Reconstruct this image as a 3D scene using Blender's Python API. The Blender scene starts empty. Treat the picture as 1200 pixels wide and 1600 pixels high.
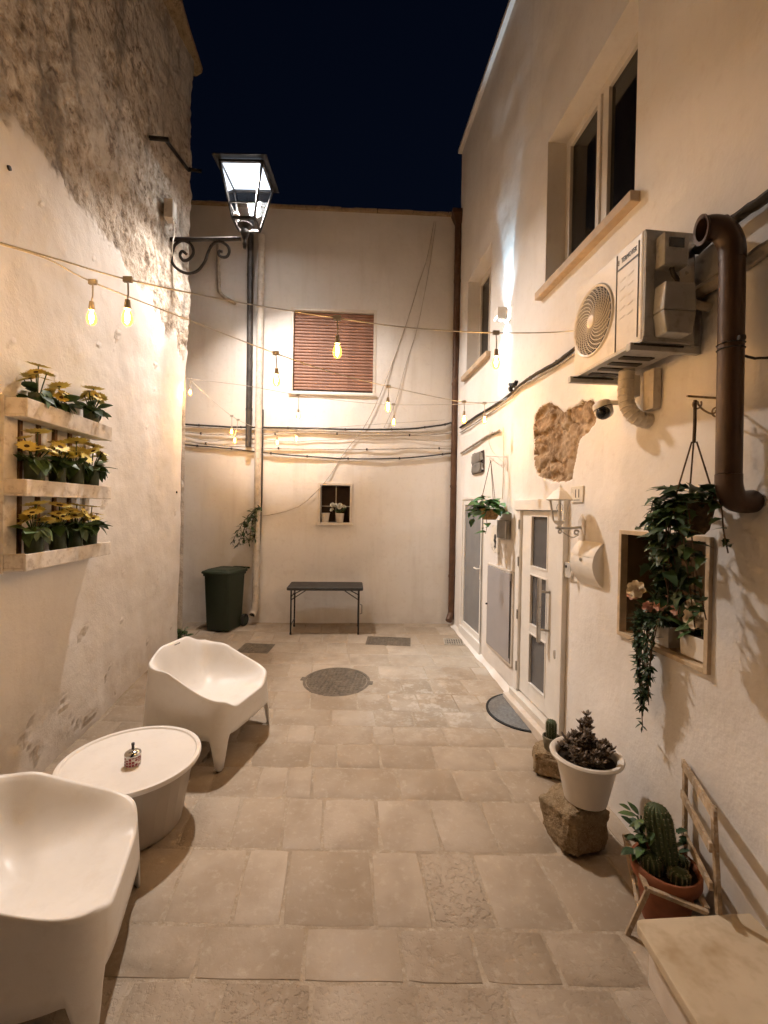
import bpy, bmesh, math, random
from mathutils import Vector, Matrix, noise as mn

# ------------------------------------------------------------------ camera, sky, exposure
scene = bpy.context.scene
COL = scene.collection
R = math.radians
FPX = 700.0                                   # focal length in pixels of a 1200 x 1600 frame
PITCH, ROLL = R(-0.52), R(1.056)
CAM = Vector((0, 0, 2.1))
FW = Vector((0, math.cos(PITCH), math.sin(PITCH)))
_up = Vector((0, -math.sin(PITCH), math.cos(PITCH)))
_rt = Vector((1, 0, 0))
RT = _rt * math.cos(ROLL) + _up * math.sin(ROLL)
UP = _up * math.cos(ROLL) - _rt * math.sin(ROLL)
cd = bpy.data.cameras.new('camera')
cd.sensor_fit = 'VERTICAL'; cd.sensor_height = 24.0; cd.lens = 24.0 * FPX / 1600
cd.clip_start = 0.05; cd.clip_end = 500
co = bpy.data.objects.new('camera', cd); COL.objects.link(co)
m = Matrix((RT, UP, -FW)).transposed().to_4x4(); m.translation = CAM
co.matrix_world = m
scene.camera = co

w = bpy.data.worlds.new('World'); scene.world = w; w.use_nodes = True
nt = w.node_tree; bg = nt.nodes['Background']
sky = nt.nodes.new('ShaderNodeTexSky'); sky.sky_type = 'NISHITA'; sky.sun_disc = False
sky.sun_elevation = R(-3.0); sky.sun_rotation = R(200); sky.altitude = 50
tn = nt.nodes.new('ShaderNodeMix'); tn.data_type = 'RGBA'; tn.blend_type = 'MULTIPLY'; tn.inputs[0].default_value = 1.0; tn.inputs[7].default_value = (.42, .75, 1.5, 1)
nt.links.new(sky.outputs[0], tn.inputs[6]); nt.links.new(tn.outputs[2], bg.inputs[0]); bg.inputs[1].default_value = 0.038

scene.view_settings.view_transform = 'Standard'; scene.view_settings.look = 'None'
scene.view_settings.gamma = 1.0; scene.view_settings.exposure = 0.93
scene.view_settings.use_curve_mapping = False
scene.render.engine = 'CYCLES'
cy = scene.cycles
cy.use_denoising = True; cy.max_bounces = 5; cy.diffuse_bounces = 3; cy.glossy_bounces = 2; cy.use_adaptive_sampling = True; cy.adaptive_threshold = 0.04; cy.adaptive_min_samples = 12
cy.transparent_max_bounces = 8; cy.sample_clamp_indirect = 4.0; cy.caustics_reflective = False; cy.caustics_refractive = False

LANTERN_W = 225.0
BULB_W = 7.0
LANTERN_COL = (1.0, 0.89, 0.81)
BULB_COL = (1.0, 0.81, 0.64)

# ------------------------------------------------------------------ frames of the place
YAW = R(-5.95)
class Frame:
    """a wall: s runs to the right when facing it, z up, t into the wall (negative = out of it)"""
    def __init__(self, o, ang):
        self.o = Vector(o); self.a = ang
        self.X = Vector((math.cos(ang), math.sin(ang), 0)); self.Y = Vector((-math.sin(ang), math.cos(ang), 0))
    def w(self, s, z, t=0.0): return self.o + self.X * s + self.Y * t + Vector((0, 0, z))
    def hit(self, px, py, t=0.0):
        r = ray(px, py); k = ((self.o - CAM).dot(self.Y) + t) / r.dot(self.Y); p = CAM + r * k
        return ((p - self.o).dot(self.X), p.z)
def ray(px, py): return FW + RT * ((px - 600) / FPX) - UP * ((py - 800) / FPX)
def at(px, py, Y):
    r = ray(px, py); return CAM + r * (Y / r.y)
RW = Frame((2.0, 0, 0), -R(90) - YAW)
LW = Frame((-2.3, 0, 0), R(90) - YAW)
BW = Frame((1.2, 7.66, 0), R(2.5))
SL, Y0 = 0.039, 4.1
def fz(y): return SL * (y - Y0)
def onfloor(px, py):
    r = ray(px, py); k = (-SL * Y0 - CAM.z) / (r.z - SL * r.y); return CAM + r * k

# ------------------------------------------------------------------ mesh helpers
class MB:
    def __init__(self): self.v = []; self.f = []; self.mi = []; self.m = 0
    def add(self, vs, fs, M=None):
        n = len(self.v)
        self.v += [tuple(M @ Vector(p)) if M else tuple(p) for p in vs]
        for f in fs: self.f.append([i + n for i in f]); self.mi.append(self.m)
        return self
    def box(self, x0, x1, y0, y1, z0, z1, M=None):
        vs = [(x0,y0,z0),(x1,y0,z0),(x1,y1,z0),(x0,y1,z0),(x0,y0,z1),(x1,y0,z1),(x1,y1,z1),(x0,y1,z1)]
        return self.add(vs, [(0,3,2,1),(4,5,6,7),(0,1,5,4),(1,2,6,5),(2,3,7,6),(3,0,4,7)], M)
    def frust(self, b, z0, t, z1, cx=0, cy=0, M=None):   # rectangular frustum, half sizes b, t
        vs = [(cx+sx*h[0], cy+sy*h[1], z) for h, z in ((b, z0), (t, z1)) for sx, sy in ((-1,-1),(1,-1),(1,1),(-1,1))]
        return self.add(vs, [(0,3,2,1),(4,5,6,7),(0,1,5,4),(1,2,6,5),(2,3,7,6),(3,0,4,7)], M)
    def bar(self, a, b, wx, wy, upv=(0,0,1)):
        a = Vector(a); b = Vector(b); d = (b - a); L = d.length; d.normalize()
        u = Vector(upv)
        if abs(d.dot(u)) > .98: u = Vector((1,0,0))
        x = d.cross(u).normalized(); y = x.cross(d).normalized()
        M = Matrix((x, d, y)).transposed().to_4x4(); M.translation = a
        return self.box(-wx/2, wx/2, 0, L, -wy/2, wy/2, M)
    def tube(self, pts, r, n=8, caps=True, closed=False):
        pts = [Vector(p) for p in pts]; N = len(pts)
        rr = r if isinstance(r, (list, tuple)) else [r] * N
        vs = []; fs = []; up = None
        for i, p in enumerate(pts):
            if closed: d = pts[(i+1) % N] - pts[i-1]
            else: d = pts[min(i+1, N-1)] - pts[max(i-1, 0)]
            d.normalize()
            if up is None: up = Vector((0,0,1)) if abs(d.z) < .9 else Vector((1,0,0))
            x = d.cross(up)
            if x.length < 1e-4: x = d.cross(Vector((0.3,1,0.2)))
            x.normalize(); up = x.cross(d).normalized()
            for k in range(n):
                a = 2*math.pi*k/n; vs.append(p + (x*math.cos(a) + up*math.sin(a)) * rr[i])
        for i in range(N if closed else N-1):
            j = (i+1) % N
            for k in range(n): fs.append((i*n+k, i*n+(k+1)%n, j*n+(k+1)%n, j*n+k))
        if caps and not closed: fs.append(tuple(range(n-1,-1,-1))); fs.append(tuple((N-1)*n+k for k in range(n)))
        return self.add(vs, fs)
    def lathe(self, prof, n=32, M=None, caps=True, rfun=None):
        vs = []; fs = []
        for i, (r, z) in enumerate(prof):
            for k in range(n):
                a = 2*math.pi*k/n; q = r * (rfun(a, z) if rfun else 1)
                vs.append((q*math.cos(a), q*math.sin(a), z))
        for i in range(len(prof)-1):
            for k in range(n): fs.append((i*n+k, i*n+(k+1)%n, (i+1)*n+(k+1)%n, (i+1)*n+k))
        if caps: fs.append(tuple(range(n-1,-1,-1))); fs.append(tuple((len(prof)-1)*n+k for k in range(n)))
        return self.add(vs, fs, M)
    def prism(self, poly, a, b, axis='z', M=None):       # extrude a 2D outline along an axis
        n = len(poly)
        def P(p, h): return (p[0], p[1], h) if axis == 'z' else ((p[0], h, p[1]) if axis == 'y' else (h, p[0], p[1]))
        vs = [P(p, a) for p in poly] + [P(p, b) for p in poly]
        fs = [tuple(range(n-1,-1,-1)), tuple(range(n, 2*n))] + [(i, (i+1)%n, n+(i+1)%n, n+i) for i in range(n)]
        return self.add(vs, fs, M)
    def mesh(self, name, mats, smooth=0, bevel=0, recalc=True, attr=None):
        me = bpy.data.meshes.new(name)
        me.from_pydata(self.v, [], self.f); me.update()
        for mt in (mats if isinstance(mats, (list, tuple)) else [mats]): me.materials.append(mt)
        if any(self.mi): me.polygons.foreach_set('material_index', self.mi)
        if attr:
            for k, vals in attr.items():
                at_ = me.attributes.new(k, 'FLOAT', 'POINT'); at_.data.foreach_set('value', vals)
        if recalc or bevel:
            bm = bmesh.new(); bm.from_mesh(me)
            bmesh.ops.recalc_face_normals(bm, faces=bm.faces)
            if bevel:
                ed = [e for e in bm.edges if len(e.link_faces) == 2 and e.calc_face_angle(0) > .6]
                bmesh.ops.bevel(bm, geom=ed, offset=bevel, segments=2, affect='EDGES', profile=.6, clamp_overlap=True)
            bm.to_mesh(me); bm.free()
        if smooth:
            me.polygons.foreach_set('use_smooth', [True]*len(me.polygons))
            if smooth < 180: me.set_sharp_from_angle(angle=R(smooth))
        return me
    def build(self, name, mats, parent=None, smooth=0, bevel=0, recalc=True, attr=None, kind=None):
        return link(name, self.mesh(name, mats, smooth, bevel, recalc, attr), parent, kind=kind)

def link(name, me, parent=None, M=None, kind=None):
    o = bpy.data.objects.new(name, me); COL.objects.link(o)
    if parent: o.parent = parent
    if M is not None: o.matrix_local = M
    if kind: o['kind'] = kind
    return o
def tag(o, label, cat, group=None):
    o['label'] = label; o['category'] = cat
    if group: o['group'] = group
    return o
def thing(name, label, cat, loc=(0,0,0), rz=0, group=None):
    o = bpy.data.objects.new(name, None); COL.objects.link(o); o.empty_display_size = .1
    o.location = loc; o.rotation_euler = (0, 0, rz)
    return tag(o, label, cat, group)
def fthing(fr, s, z, t, name, label, cat, group=None): return thing(name, label, cat, fr.w(s, z, t), fr.a, group)
def smooth_path(pts, k=6):
    P = [Vector(p) for p in pts]; out = []
    for i in range(len(P)-1):
        a = P[max(i-1,0)]; b = P[i]; c = P[i+1]; d = P[min(i+2,len(P)-1)]
        for j in range(k):
            t = j/k
            out.append(.5*((2*b) + (c-a)*t + (2*a-5*b+4*c-d)*t*t + (3*b-a-3*c+d)*t**3))
    out.append(P[-1]); return out
def lerp(a, b, t): return a + (b-a)*t
def sstep(a, b, x):
    t = min(1, max(0, (x-a)/(b-a))); return t*t*(3-2*t)
def fbm(x, y, z, o=4): return mn.fractal(Vector((x,y,z)), 1.0, 2.0, o)

# ------------------------------------------------------------------ materials
def nodes(name):
    mt = bpy.data.materials.new(name); mt.use_nodes = True
    return mt, mt.node_tree, mt.node_tree.nodes['Principled BSDF']
def mixc(nt, fac, a, b, mode='MIX'):
    n = nt.nodes.new('ShaderNodeMix'); n.data_type = 'RGBA'; n.blend_type = mode
    for sock, val in ((n.inputs[0], fac), (n.inputs[6], a), (n.inputs[7], b)):
        if hasattr(val, 'is_linked'): nt.links.new(val, sock)
        elif isinstance(val, (int, float)): sock.default_value = val
        else: sock.default_value = (*val, 1)
    return n.outputs[2]
def tex(nt, scale, detail=4, rough=.55, vec=None, kind='noise'):
    if kind == 'noise':
        n = nt.nodes.new('ShaderNodeTexNoise'); n.inputs['Detail'].default_value = min(detail, 3); n.inputs['Roughness'].default_value = rough
    else:
        n = nt.nodes.new('ShaderNodeTexVoronoi')
    n.inputs['Scale'].default_value = scale
    if vec is not None: nt.links.new(vec, n.inputs['Vector'])
    return n.outputs[0]
def ramp(nt, src, p0, p1, c0=0.0, c1=1.0):
    n = nt.nodes.new('ShaderNodeMapRange'); n.inputs[1].default_value = p0; n.inputs[2].default_value = p1
    n.inputs[3].default_value = c0; n.inputs[4].default_value = c1; nt.links.new(src, n.inputs[0]); return n.outputs[0]
def pos(nt, scale=(1,1,1), obj=False):
    if obj: g = nt.nodes.new('ShaderNodeTexCoord').outputs['Object']
    else: g = nt.nodes.new('ShaderNodeNewGeometry').outputs['Position']
    mp = nt.nodes.new('ShaderNodeMapping'); mp.inputs['Scale'].default_value = scale
    nt.links.new(g, mp.inputs[0]); return mp.outputs[0]
def math_(nt, op, a, b):
    n = nt.nodes.new('ShaderNodeMath'); n.operation = op
    for s, v in ((n.inputs[0], a), (n.inputs[1], b)):
        if hasattr(v, 'is_linked'): nt.links.new(v, s)
        else: s.default_value = v
    return n.outputs[0]
def bump(nt, bs, h, strength, dist=.01):
    b = nt.nodes.new('ShaderNodeBump'); b.inputs['Strength'].default_value = strength; b.inputs['Distance'].default_value = dist
    nt.links.new(h, b.inputs['Height']); nt.links.new(b.outputs[0], bs.inputs['Normal']); return b
def pm(name, col, rough=.5, metal=0.0, var=.15, scale=8, bmp=0.0, bscale=60, spec=.5, dirt=None):
    mt, nt, bs = nodes(name)
    v = pos(nt, obj=True); n = tex(nt, scale, 5, .6, v)
    dark = tuple(c*(1-var) for c in col); lite = tuple(min(1, c*(1+var*.6)) for c in col)
    c = mixc(nt, ramp(nt, n, .35, .65), dark, lite)
    if dirt: c = mixc(nt, ramp(nt, tex(nt, scale*2.3, 6, .7, v), .52, .72, 0, .7), c, dirt)
    nt.links.new(c, bs.inputs['Base Color'])
    nt.links.new(ramp(nt, n, .3, .7, max(.02, rough-.07), min(1, rough+.07)), bs.inputs['Roughness'])
    bs.inputs['Metallic'].default_value = metal; bs.inputs['Specular IOR Level'].default_value = spec
    if bmp: bump(nt, bs, tex(nt, bscale, 5, .6, v), bmp, .004)
    return mt
def plaster(name, a, b, stain, sscale=1.2, streak=.35, bmp=.35, zdirt=None):
    mt, nt, bs = nodes(name)
    p = pos(nt); n1 = tex(nt, sscale, 6, .6, p); n2 = tex(nt, 14, 5, .6, p)
    c = mixc(nt, ramp(nt, n1, .35, .68), a, b)
    c = mixc(nt, ramp(nt, n2, .55, .8, 0, .35), c, stain)
    st = tex(nt, 1.0, 5, .65, pos(nt, (5, 5, .55)))
    c = mixc(nt, ramp(nt, st, .52, .78, 0, streak), c, stain)
    if zdirt:                                   # grime towards the top or the base of this wall
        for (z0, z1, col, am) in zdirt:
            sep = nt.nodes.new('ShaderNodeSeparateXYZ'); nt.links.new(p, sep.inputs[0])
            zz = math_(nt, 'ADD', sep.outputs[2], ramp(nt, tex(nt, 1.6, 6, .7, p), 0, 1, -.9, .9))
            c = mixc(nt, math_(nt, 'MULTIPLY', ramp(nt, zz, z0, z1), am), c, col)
    nt.links.new(c, bs.inputs['Base Color']); bs.inputs['Roughness'].default_value = .88
    bs.inputs['Specular IOR Level'].default_value = .25
    h = math_(nt, 'ADD', tex(nt, 9, 6, .65, p), math_(nt, 'MULTIPLY', tex(nt, 60, 4, .6, p), .14))
    bump(nt, bs, h, bmp, .012)
    return mt
def emit(name, col, s):
    mt = bpy.data.materials.new(name); mt.use_nodes = True; nt = mt.node_tree; nt.nodes.clear()
    e = nt.nodes.new('ShaderNodeEmission'); e.inputs[0].default_value = (*col, 1); e.inputs[1].default_value = s
    o = nt.nodes.new('ShaderNodeOutputMaterial'); nt.links.new(e.outputs[0], o.inputs[0]); mt.cycles.emission_sampling = 'NONE'; return mt
def thin_glass(name, tint=(1,1,1), base=.04, glow=None, gs=0):
    mt = bpy.data.materials.new(name); mt.use_nodes = True; nt = mt.node_tree; nt.nodes.clear()
    t = nt.nodes.new('ShaderNodeBsdfTransparent'); t.inputs[0].default_value = (*tint, 1)
    g = nt.nodes.new('ShaderNodeBsdfGlossy'); g.inputs['Roughness'].default_value = .05
    fr = nt.nodes.new('ShaderNodeFresnel'); fr.inputs[0].default_value = 1.16
    mx = nt.nodes.new('ShaderNodeMixShader'); nt.links.new(math_(nt, 'ADD', fr.outputs[0], base), mx.inputs[0])
    nt.links.new(t.outputs[0], mx.inputs[1]); nt.links.new(g.outputs[0], mx.inputs[2])
    out = mx.outputs[0]
    if glow:
        e = nt.nodes.new('ShaderNodeEmission'); e.inputs[0].default_value = (*glow, 1); e.inputs[1].default_value = gs
        ad = nt.nodes.new('ShaderNodeAddShader'); nt.links.new(out, ad.inputs[0]); nt.links.new(e.outputs[0], ad.inputs[1]); out = ad.outputs[0]; mt.cycles.emission_sampling = 'NONE'
    o = nt.nodes.new('ShaderNodeOutputMaterial'); nt.links.new(out, o.inputs[0]); return mt
def leafmat(name, a, b, rough=.45, trans=.0):
    mt, nt, bs = nodes(name)
    oi = nt.nodes.new('ShaderNodeObjectInfo')
    n = tex(nt, 25, 3, .6, pos(nt))
    f = math_(nt, 'ADD', math_(nt, 'MULTIPLY', oi.outputs['Random'], .6), math_(nt, 'MULTIPLY', n, .5))
    nt.links.new(mixc(nt, ramp(nt, f, .2, .85), a, b), bs.inputs['Base Color'])
    bs.inputs['Roughness'].default_value = rough; bs.inputs['Specular IOR Level'].default_value = .4
    return mt

M = {}
M['plR'] = plaster('right_plaster', (.74,.70,.655), (.83,.80,.765), (.62,.56,.50), .9, .30, .42,
                   [(.55, -.25, (.55,.47,.38), .55)])
M['plB'] = plaster('back_plaster', (.77,.735,.69), (.83,.80,.765), (.60,.545,.485), .8, .40, .3,
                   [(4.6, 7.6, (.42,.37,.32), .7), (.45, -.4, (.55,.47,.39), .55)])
M['wood_white'] = pm('painted_wood', (.72,.67,.61), .75, 0, .2, 6, .5, 40, .3, (.40,.32,.25))
M['wood_brown'] = pm('bare_wood', (.22,.12,.06), .7, 0, .35, 9, .4, 50, .3)
M['wood_frame'] = pm('frame_wood', (.55,.43,.29), .6, 0, .2, 9, .2, 50, .3)
M['wood_chair'] = pm('weathered_wood', (.42,.31,.20), .75, 0, .35, 12, .5, 50, .3, (.62,.56,.48))
M['white_plastic'] = pm('white_plastic', (.80,.78,.75), .40, 0, .03, 4, .12, 180, .5, (.74,.71,.665))
M['table_plastic'] = pm('table_plastic', (.78,.745,.70), .40, 0, .03, 4, .10, 150, .5, (.72,.68,.63))
M['drum'] = pm('drum_plastic', (.44,.385,.32), .55, 0, .06, 3, .1, 120, .4)
M['white_frame'] = pm('white_frame', (.80,.77,.72), .4, 0, .05, 5, .05, 60)
M['cream_frame'] = pm('cream_frame', (.70,.64,.56), .45, 0, .08, 5, .05, 60)
M['sill'] = pm('sill_stone', (.55,.42,.29), .7, 0, .15, 10, .3, 80)
M['grey_pane'] = pm('frosted_pane', (.20,.205,.21), .12, 0, .06, 4)
M['dark_pane'] = pm('dark_pane', (.10,.10,.105), .10, 0, .1, 4)
M['night_glass'] = pm('night_glass', (.012,.011,.010), .05, 0, .1, 4)
M['grey_panel'] = pm('grey_panel', (.36,.34,.34), .5, 0, .06, 5, .05, 60)
M['steel'] = pm('steel', (.48,.46,.43), .32, .9, .12, 12)
M['black_metal'] = pm('black_metal', (.018,.017,.017), .42, .3, .3, 12, .15, 80)
M['iron'] = pm('wrought_iron', (.03,.026,.024), .5, .4, .3, 14, .3, 90)
M['brown_pipe'] = pm('brown_pipe', (.070,.038,.022), .45, .2, .3, 6, .1, 60)
M['brown_down'] = pm('brown_downpipe', (.11,.055,.030), .45, .2, .25, 6, .1, 60)
M['grey_pipe'] = pm('dark_grey_pipe', (.07,.062,.056), .5, .1, .35, 9, .15, 60)
M['white_pipe'] = pm('white_pipe', (.66,.60,.52), .55, 0, .12, 7, .1, 60, .4, (.42,.35,.28))
M['cable_dark'] = pm('dark_cable', (.05,.045,.04), .7, 0, .4, 20)
M['cable_tan'] = pm('painted_cable', (.46,.40,.33), .75, 0, .25, 15, .2, 60)
M['cable_white'] = pm('white_cable', (.70,.64,.55), .6, 0, .1, 15)
M['string_cable'] = pm('string_cable', (.46,.43,.39), .6, 0, .15, 15)
M['socket'] = pm('socket', (.50,.44,.37), .6, 0, .1, 15)
M['bulb'] = thin_glass('bulb_glass', (1,.66,.28), .03, (1.0,.42,.07), 1.3)
M['bulb_off'] = thin_glass('unlit_bulb_glass', (1,.97,.93), .03)
M['lantern_glass'] = thin_glass('lantern_glass', (.93,.94,.95), .004)
M['filament'] = emit('filament', (1.0,.66,.30), 120.0)
M['led'] = emit('led_panel', (.93, .97, 1.0), 40.0)
M['glow_reflector'] = emit('reflector_glow', (.80,.88,1.0), 1.6)  # emission stands in for LED light bounced off the plate
M['hood'] = pm('lantern_hood', (.016,.016,.018), .45, .3, .2, 9)
M['ac_white'] = pm('ac_white', (.72,.68,.62), .45, 0, .06, 4, .05, 60, .5, (.58,.53,.46))
M['ac_grey'] = pm('ac_grey', (.50,.50,.485), .5, 0, .08, 6, .05, 60, .5, (.30,.28,.25))
M['ac_dark'] = pm('ac_dark', (.045,.038,.03), .6, 0, .2, 9)
M['letter'] = pm('letter_black', (.015,.014,.014), .5, 0, .05)
M['bin'] = pm('bin_green', (.018,.032,.018), .45, 0, .2, 6, .15, 120)
M['rubber'] = pm('rubber', (.012,.012,.012), .75, 0, .2, 12)
M['table_black'] = pm('table_black', (.030,.028,.027), .5, 0, .15, 9, .2, 140)
M['mat'] = pm('door_mat', (.22,.215,.205), .95, 0, .2, 40, .9, 300, .1)
M['castiron'] = pm('cast_iron', (.17,.14,.105), .7, .1, .3, 12, .3, 90, .4, (.30,.245,.18))
M['grate_light'] = pm('grate_light', (.45,.40,.33), .6, .2, .2, 12, .2, 90)
M['terracotta'] = pm('terracotta', (.27,.095,.045), .8, 0, .25, 7, .3, 80, .3)
M['pot_white'] = pm('pot_white', (.72,.67,.60), .45, 0, .06, 5, .1, 80, .5)
M['pot_small'] = pm('pot_small', (.20,.18,.12), .7, 0, .2, 9, .2, 80)
M['soil'] = pm('soil', (.03,.02,.013), .95, 0, .4, 30, .9, 120, .2)
M['flower_pot'] = pm('flower_pot', (.04,.06,.026), .5, 0, .3, 14, .4, 50)
M['basket'] = pm('coir', (.11,.075,.04), .95, 0, .4, 30, 1.0, 90, .1)
M['wicker'] = pm('wicker', (.36,.23,.10), .8, 0, .4, 30, .9, 90, .2)
M['stem'] = pm('stem', (.04,.075,.025), .6, 0, .3, 14)
M['twig'] = pm('twig', (.10,.06,.03), .7, 0, .3, 14)
M['rope'] = pm('rope', (.10,.065,.035), .85, 0, .3, 30)
M['leaf'] = leafmat('leaf_green', (.032,.068,.020), (.085,.15,.045))
M['leaf_bright'] = leafmat('leaf_bright', (.035,.10,.025), (.095,.20,.06))
M['leaf_dark'] = leafmat('leaf_dark', (.020,.046,.018), (.052,.095,.036))
M['leaf_var'] = leafmat('leaf_variegated', (.05,.085,.04), (.34,.36,.22))
M['jade'] = leafmat('jade_leaf', (.09,.07,.055), (.21,.16,.115), .4)
M['cactus'] = leafmat('cactus_skin', (.045,.070,.030), (.085,.115,.05), .6)
M['spine'] = pm('cactus_spine', (.42,.36,.24), .7, 0, .1)
M['petal_y'] = leafmat('yellow_petal', (.60,.45,.07), (.76,.64,.20), .6)
M['flower_eye'] = pm('flower_centre', (.09,.04,.012), .9, 0, .3, 60, .8, 200)
M['petal_pink'] = leafmat('pink_petal', (.60,.30,.24), (.72,.46,.36), .6)
M['petal_cream'] = leafmat('cream_petal', (.70,.58,.40), (.78,.68,.52), .6)
M['petal_white'] = leafmat('white_petal', (.68,.66,.55), (.80,.78,.70), .6)
M['chrome'] = pm('chrome', (.70,.70,.70), .12, 1.0, .05)
M['red_print'] = pm('red_print', (.25,.02,.03), .4, 0, .1)
M['white_print'] = pm('white_print', (.70,.66,.60), .4, 0, .1)
M['tile_white'] = pm('tile_white', (.72,.67,.58), .3, 0, .05)
M['sheet_grey'] = pm('sheet_grey', (.24,.23,.21), .4, .3, .25, 5)
M['camera_white'] = pm('camera_white', (.66,.62,.56), .35, 0, .04)
M['camera_dome'] = pm('camera_dome', (.012,.012,.014), .12, 0, .05)
M['shutter'] = pm('shutter_slat', (.33,.175,.12), .6, 0, .15, 7, .1, 60)
M['niche_brown'] = pm('niche_board', (.115,.075,.038), .6, 0, .2, 5, .1, 60)
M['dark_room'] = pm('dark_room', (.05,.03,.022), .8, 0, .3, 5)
M['ledge_stone'] = plaster('ledge_stone', (.56,.45,.31), (.66,.55,.40), (.36,.24,.12), 2.2, .8, .3)
M['step_base'] = plaster('step_base', (.66,.57,.48), (.72,.64,.55), (.5,.4,.3), 2.2, .3, .25)

def stone_mat(name, cols, bs_=.8, sc=3.5):
    mt, nt, bs = nodes(name); p = pos(nt)
    n1 = tex(nt, sc, 7, .65, p); n2 = tex(nt, sc*5, 6, .7, p); n3 = tex(nt, sc*.5, 4, .6, p)
    c = mixc(nt, ramp(nt, n1, .32, .62), cols[0], cols[1])
    c = mixc(nt, ramp(nt, n2, .48, .74), c, cols[2])
    c = mixc(nt, ramp(nt, n3, .48, .7, 0, .7), c, cols[3])
    nt.links.new(c, bs.inputs['Base Color']); bs.inputs['Roughness'].default_value = .92; bs.inputs['Specular IOR Level'].default_value = .2
    h = math_(nt, 'ADD', n1, math_(nt, 'MULTIPLY', n2, .5)); bump(nt, bs, h, bs_, .03)
    return mt
M['tufa'] = stone_mat('tufa_rock', [(.20,.135,.07), (.38,.28,.17), (.50,.40,.27), (.26,.20,.12)], 1.0, 14)
def paving_mat(name, pitk):
    mt, nt, bs = nodes(name); p = pos(nt); oi = nt.nodes.new('ShaderNodeObjectInfo')
    r = oi.outputs['Random']
    n1 = tex(nt, 2.6, 7, .62, p); n2 = tex(nt, 22, 6, .7, p); n3 = tex(nt, .8, 5, .6, p)
    c = mixc(nt, r, (.37,.295,.215), (.47,.39,.305))
    c = mixc(nt, ramp(nt, n1, .42, .72, 0, .6), c, (.28,.215,.15))
    c = mixc(nt, ramp(nt, n2, .54, .78, 0, .5), c, (.56,.49,.40))
    c = mixc(nt, ramp(nt, n3, .5, .72, 0, .55), c, (.31,.24,.17))
    vd = nt.nodes.new('ShaderNodeVectorMath'); vd.operation = 'DISTANCE'; nt.links.new(p, vd.inputs[0]); vd.inputs[1].default_value = (.55, 4.85, .03)   # old lime splashes
    lim = math_(nt, 'MULTIPLY', ramp(nt, vd.outputs['Value'], 1.0, .25), ramp(nt, tex(nt, 6.5, 4, .75, p), .50, .60))
    c = mixc(nt, math_(nt, 'MULTIPLY', lim, .5), c, (.66,.60,.52))
    nt.links.new(c, bs.inputs['Base Color'])
    nt.links.new(ramp(nt, n1, .3, .7, .55, .8), bs.inputs['Roughness']); bs.inputs['Specular IOR Level'].default_value = .35
    pit = ramp(nt, tex(nt, 34, 3, .6, p), .36, .5, 0, 1)            # pits, deeper on some slabs
    amt = ramp(nt, math_(nt, 'FRACT', math_(nt, 'MULTIPLY', r, 7.31), 0.0), .55, .95, .06*pitk, .30*pitk)
    h = math_(nt, 'ADD', math_(nt, 'MULTIPLY', pit, amt), math_(nt, 'MULTIPLY', tex(nt, 7, 6, .6, p), .8))
    bump(nt, bs, h, .5, .012)
    return mt
M['paver'] = paving_mat('paving_stone', 1.0); M['paver_pitted'] = paving_mat('pitted_paving_stone', 5.0)
M['mortar'] = stone_mat('mortar', [(.36,.29,.21), (.45,.375,.29), (.52,.45,.37), (.27,.21,.15)], .6, 6)
def left_wall_mat():
    mt, nt, bs = nodes('old_wall'); p = pos(nt)
    a = nt.nodes.new('ShaderNodeAttribute'); a.attribute_name = 'bare'; fac = a.outputs['Fac']
    n1 = tex(nt, .9, 6, .6, p); n2 = tex(nt, 13, 6, .7, p)
    pl = mixc(nt, ramp(nt, n1, .35, .68), (.76,.72,.68), (.83,.80,.765))
    pl = mixc(nt, ramp(nt, n2, .6, .82, 0, .4), pl, (.60,.53,.46))
    st = tex(nt, 1.0, 5, .65, pos(nt, (4, 4, .5))); pl = mixc(nt, ramp(nt, st, .55, .8, 0, .22), pl, (.56,.49,.42))
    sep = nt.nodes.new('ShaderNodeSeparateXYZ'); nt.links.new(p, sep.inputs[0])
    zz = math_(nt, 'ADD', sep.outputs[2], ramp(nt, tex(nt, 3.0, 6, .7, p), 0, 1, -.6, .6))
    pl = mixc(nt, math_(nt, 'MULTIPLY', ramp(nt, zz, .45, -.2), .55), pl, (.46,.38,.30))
    s1 = tex(nt, 3.2, 8, .72, p); s2 = tex(nt, 11, 7, .75, p); s3 = tex(nt, .9, 5, .6, pos(nt, (1, 1, .6))); s4 = tex(nt, 1.0, 6, .7, pos(nt, (2.5, 2.5, .5)))
    sc = mixc(nt, ramp(nt, s1, .36, .64), (.35,.28,.21), (.58,.50,.41))
    sc = mixc(nt, ramp(nt, s2, .47, .66), sc, (.62,.56,.48))
    sc = mixc(nt, ramp(nt, s2, .47, .33), sc, (.19,.145,.11))
    sc = mixc(nt, ramp(nt, s3, .50, .66, 0, .75), sc, (.60,.54,.46))
    sc = mixc(nt, ramp(nt, s4, .52, .68, 0, .85), sc, (.20,.17,.14))
    c = mixc(nt, fac, pl, sc)
    nt.links.new(c, bs.inputs['Base Color']); bs.inputs['Roughness'].default_value = .92; bs.inputs['Specular IOR Level'].default_value = .2
    hp = math_(nt, 'ADD', tex(nt, 8, 6, .65, p), math_(nt, 'MULTIPLY', tex(nt, 80, 4, .6, p), .3))
    hs = math_(nt, 'MULTIPLY', math_(nt, 'ADD', s1, math_(nt, 'MULTIPLY', s2, 1.3)), 6.5)
    mx = nt.nodes.new('ShaderNodeMix'); nt.links.new(fac, mx.inputs[0]); nt.links.new(hp, mx.inputs[2]); nt.links.new(hs, mx.inputs[3])
    bump(nt, bs, mx.outputs[0], .32, .02)
    return mt
M['old'] = left_wall_mat()
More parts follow.
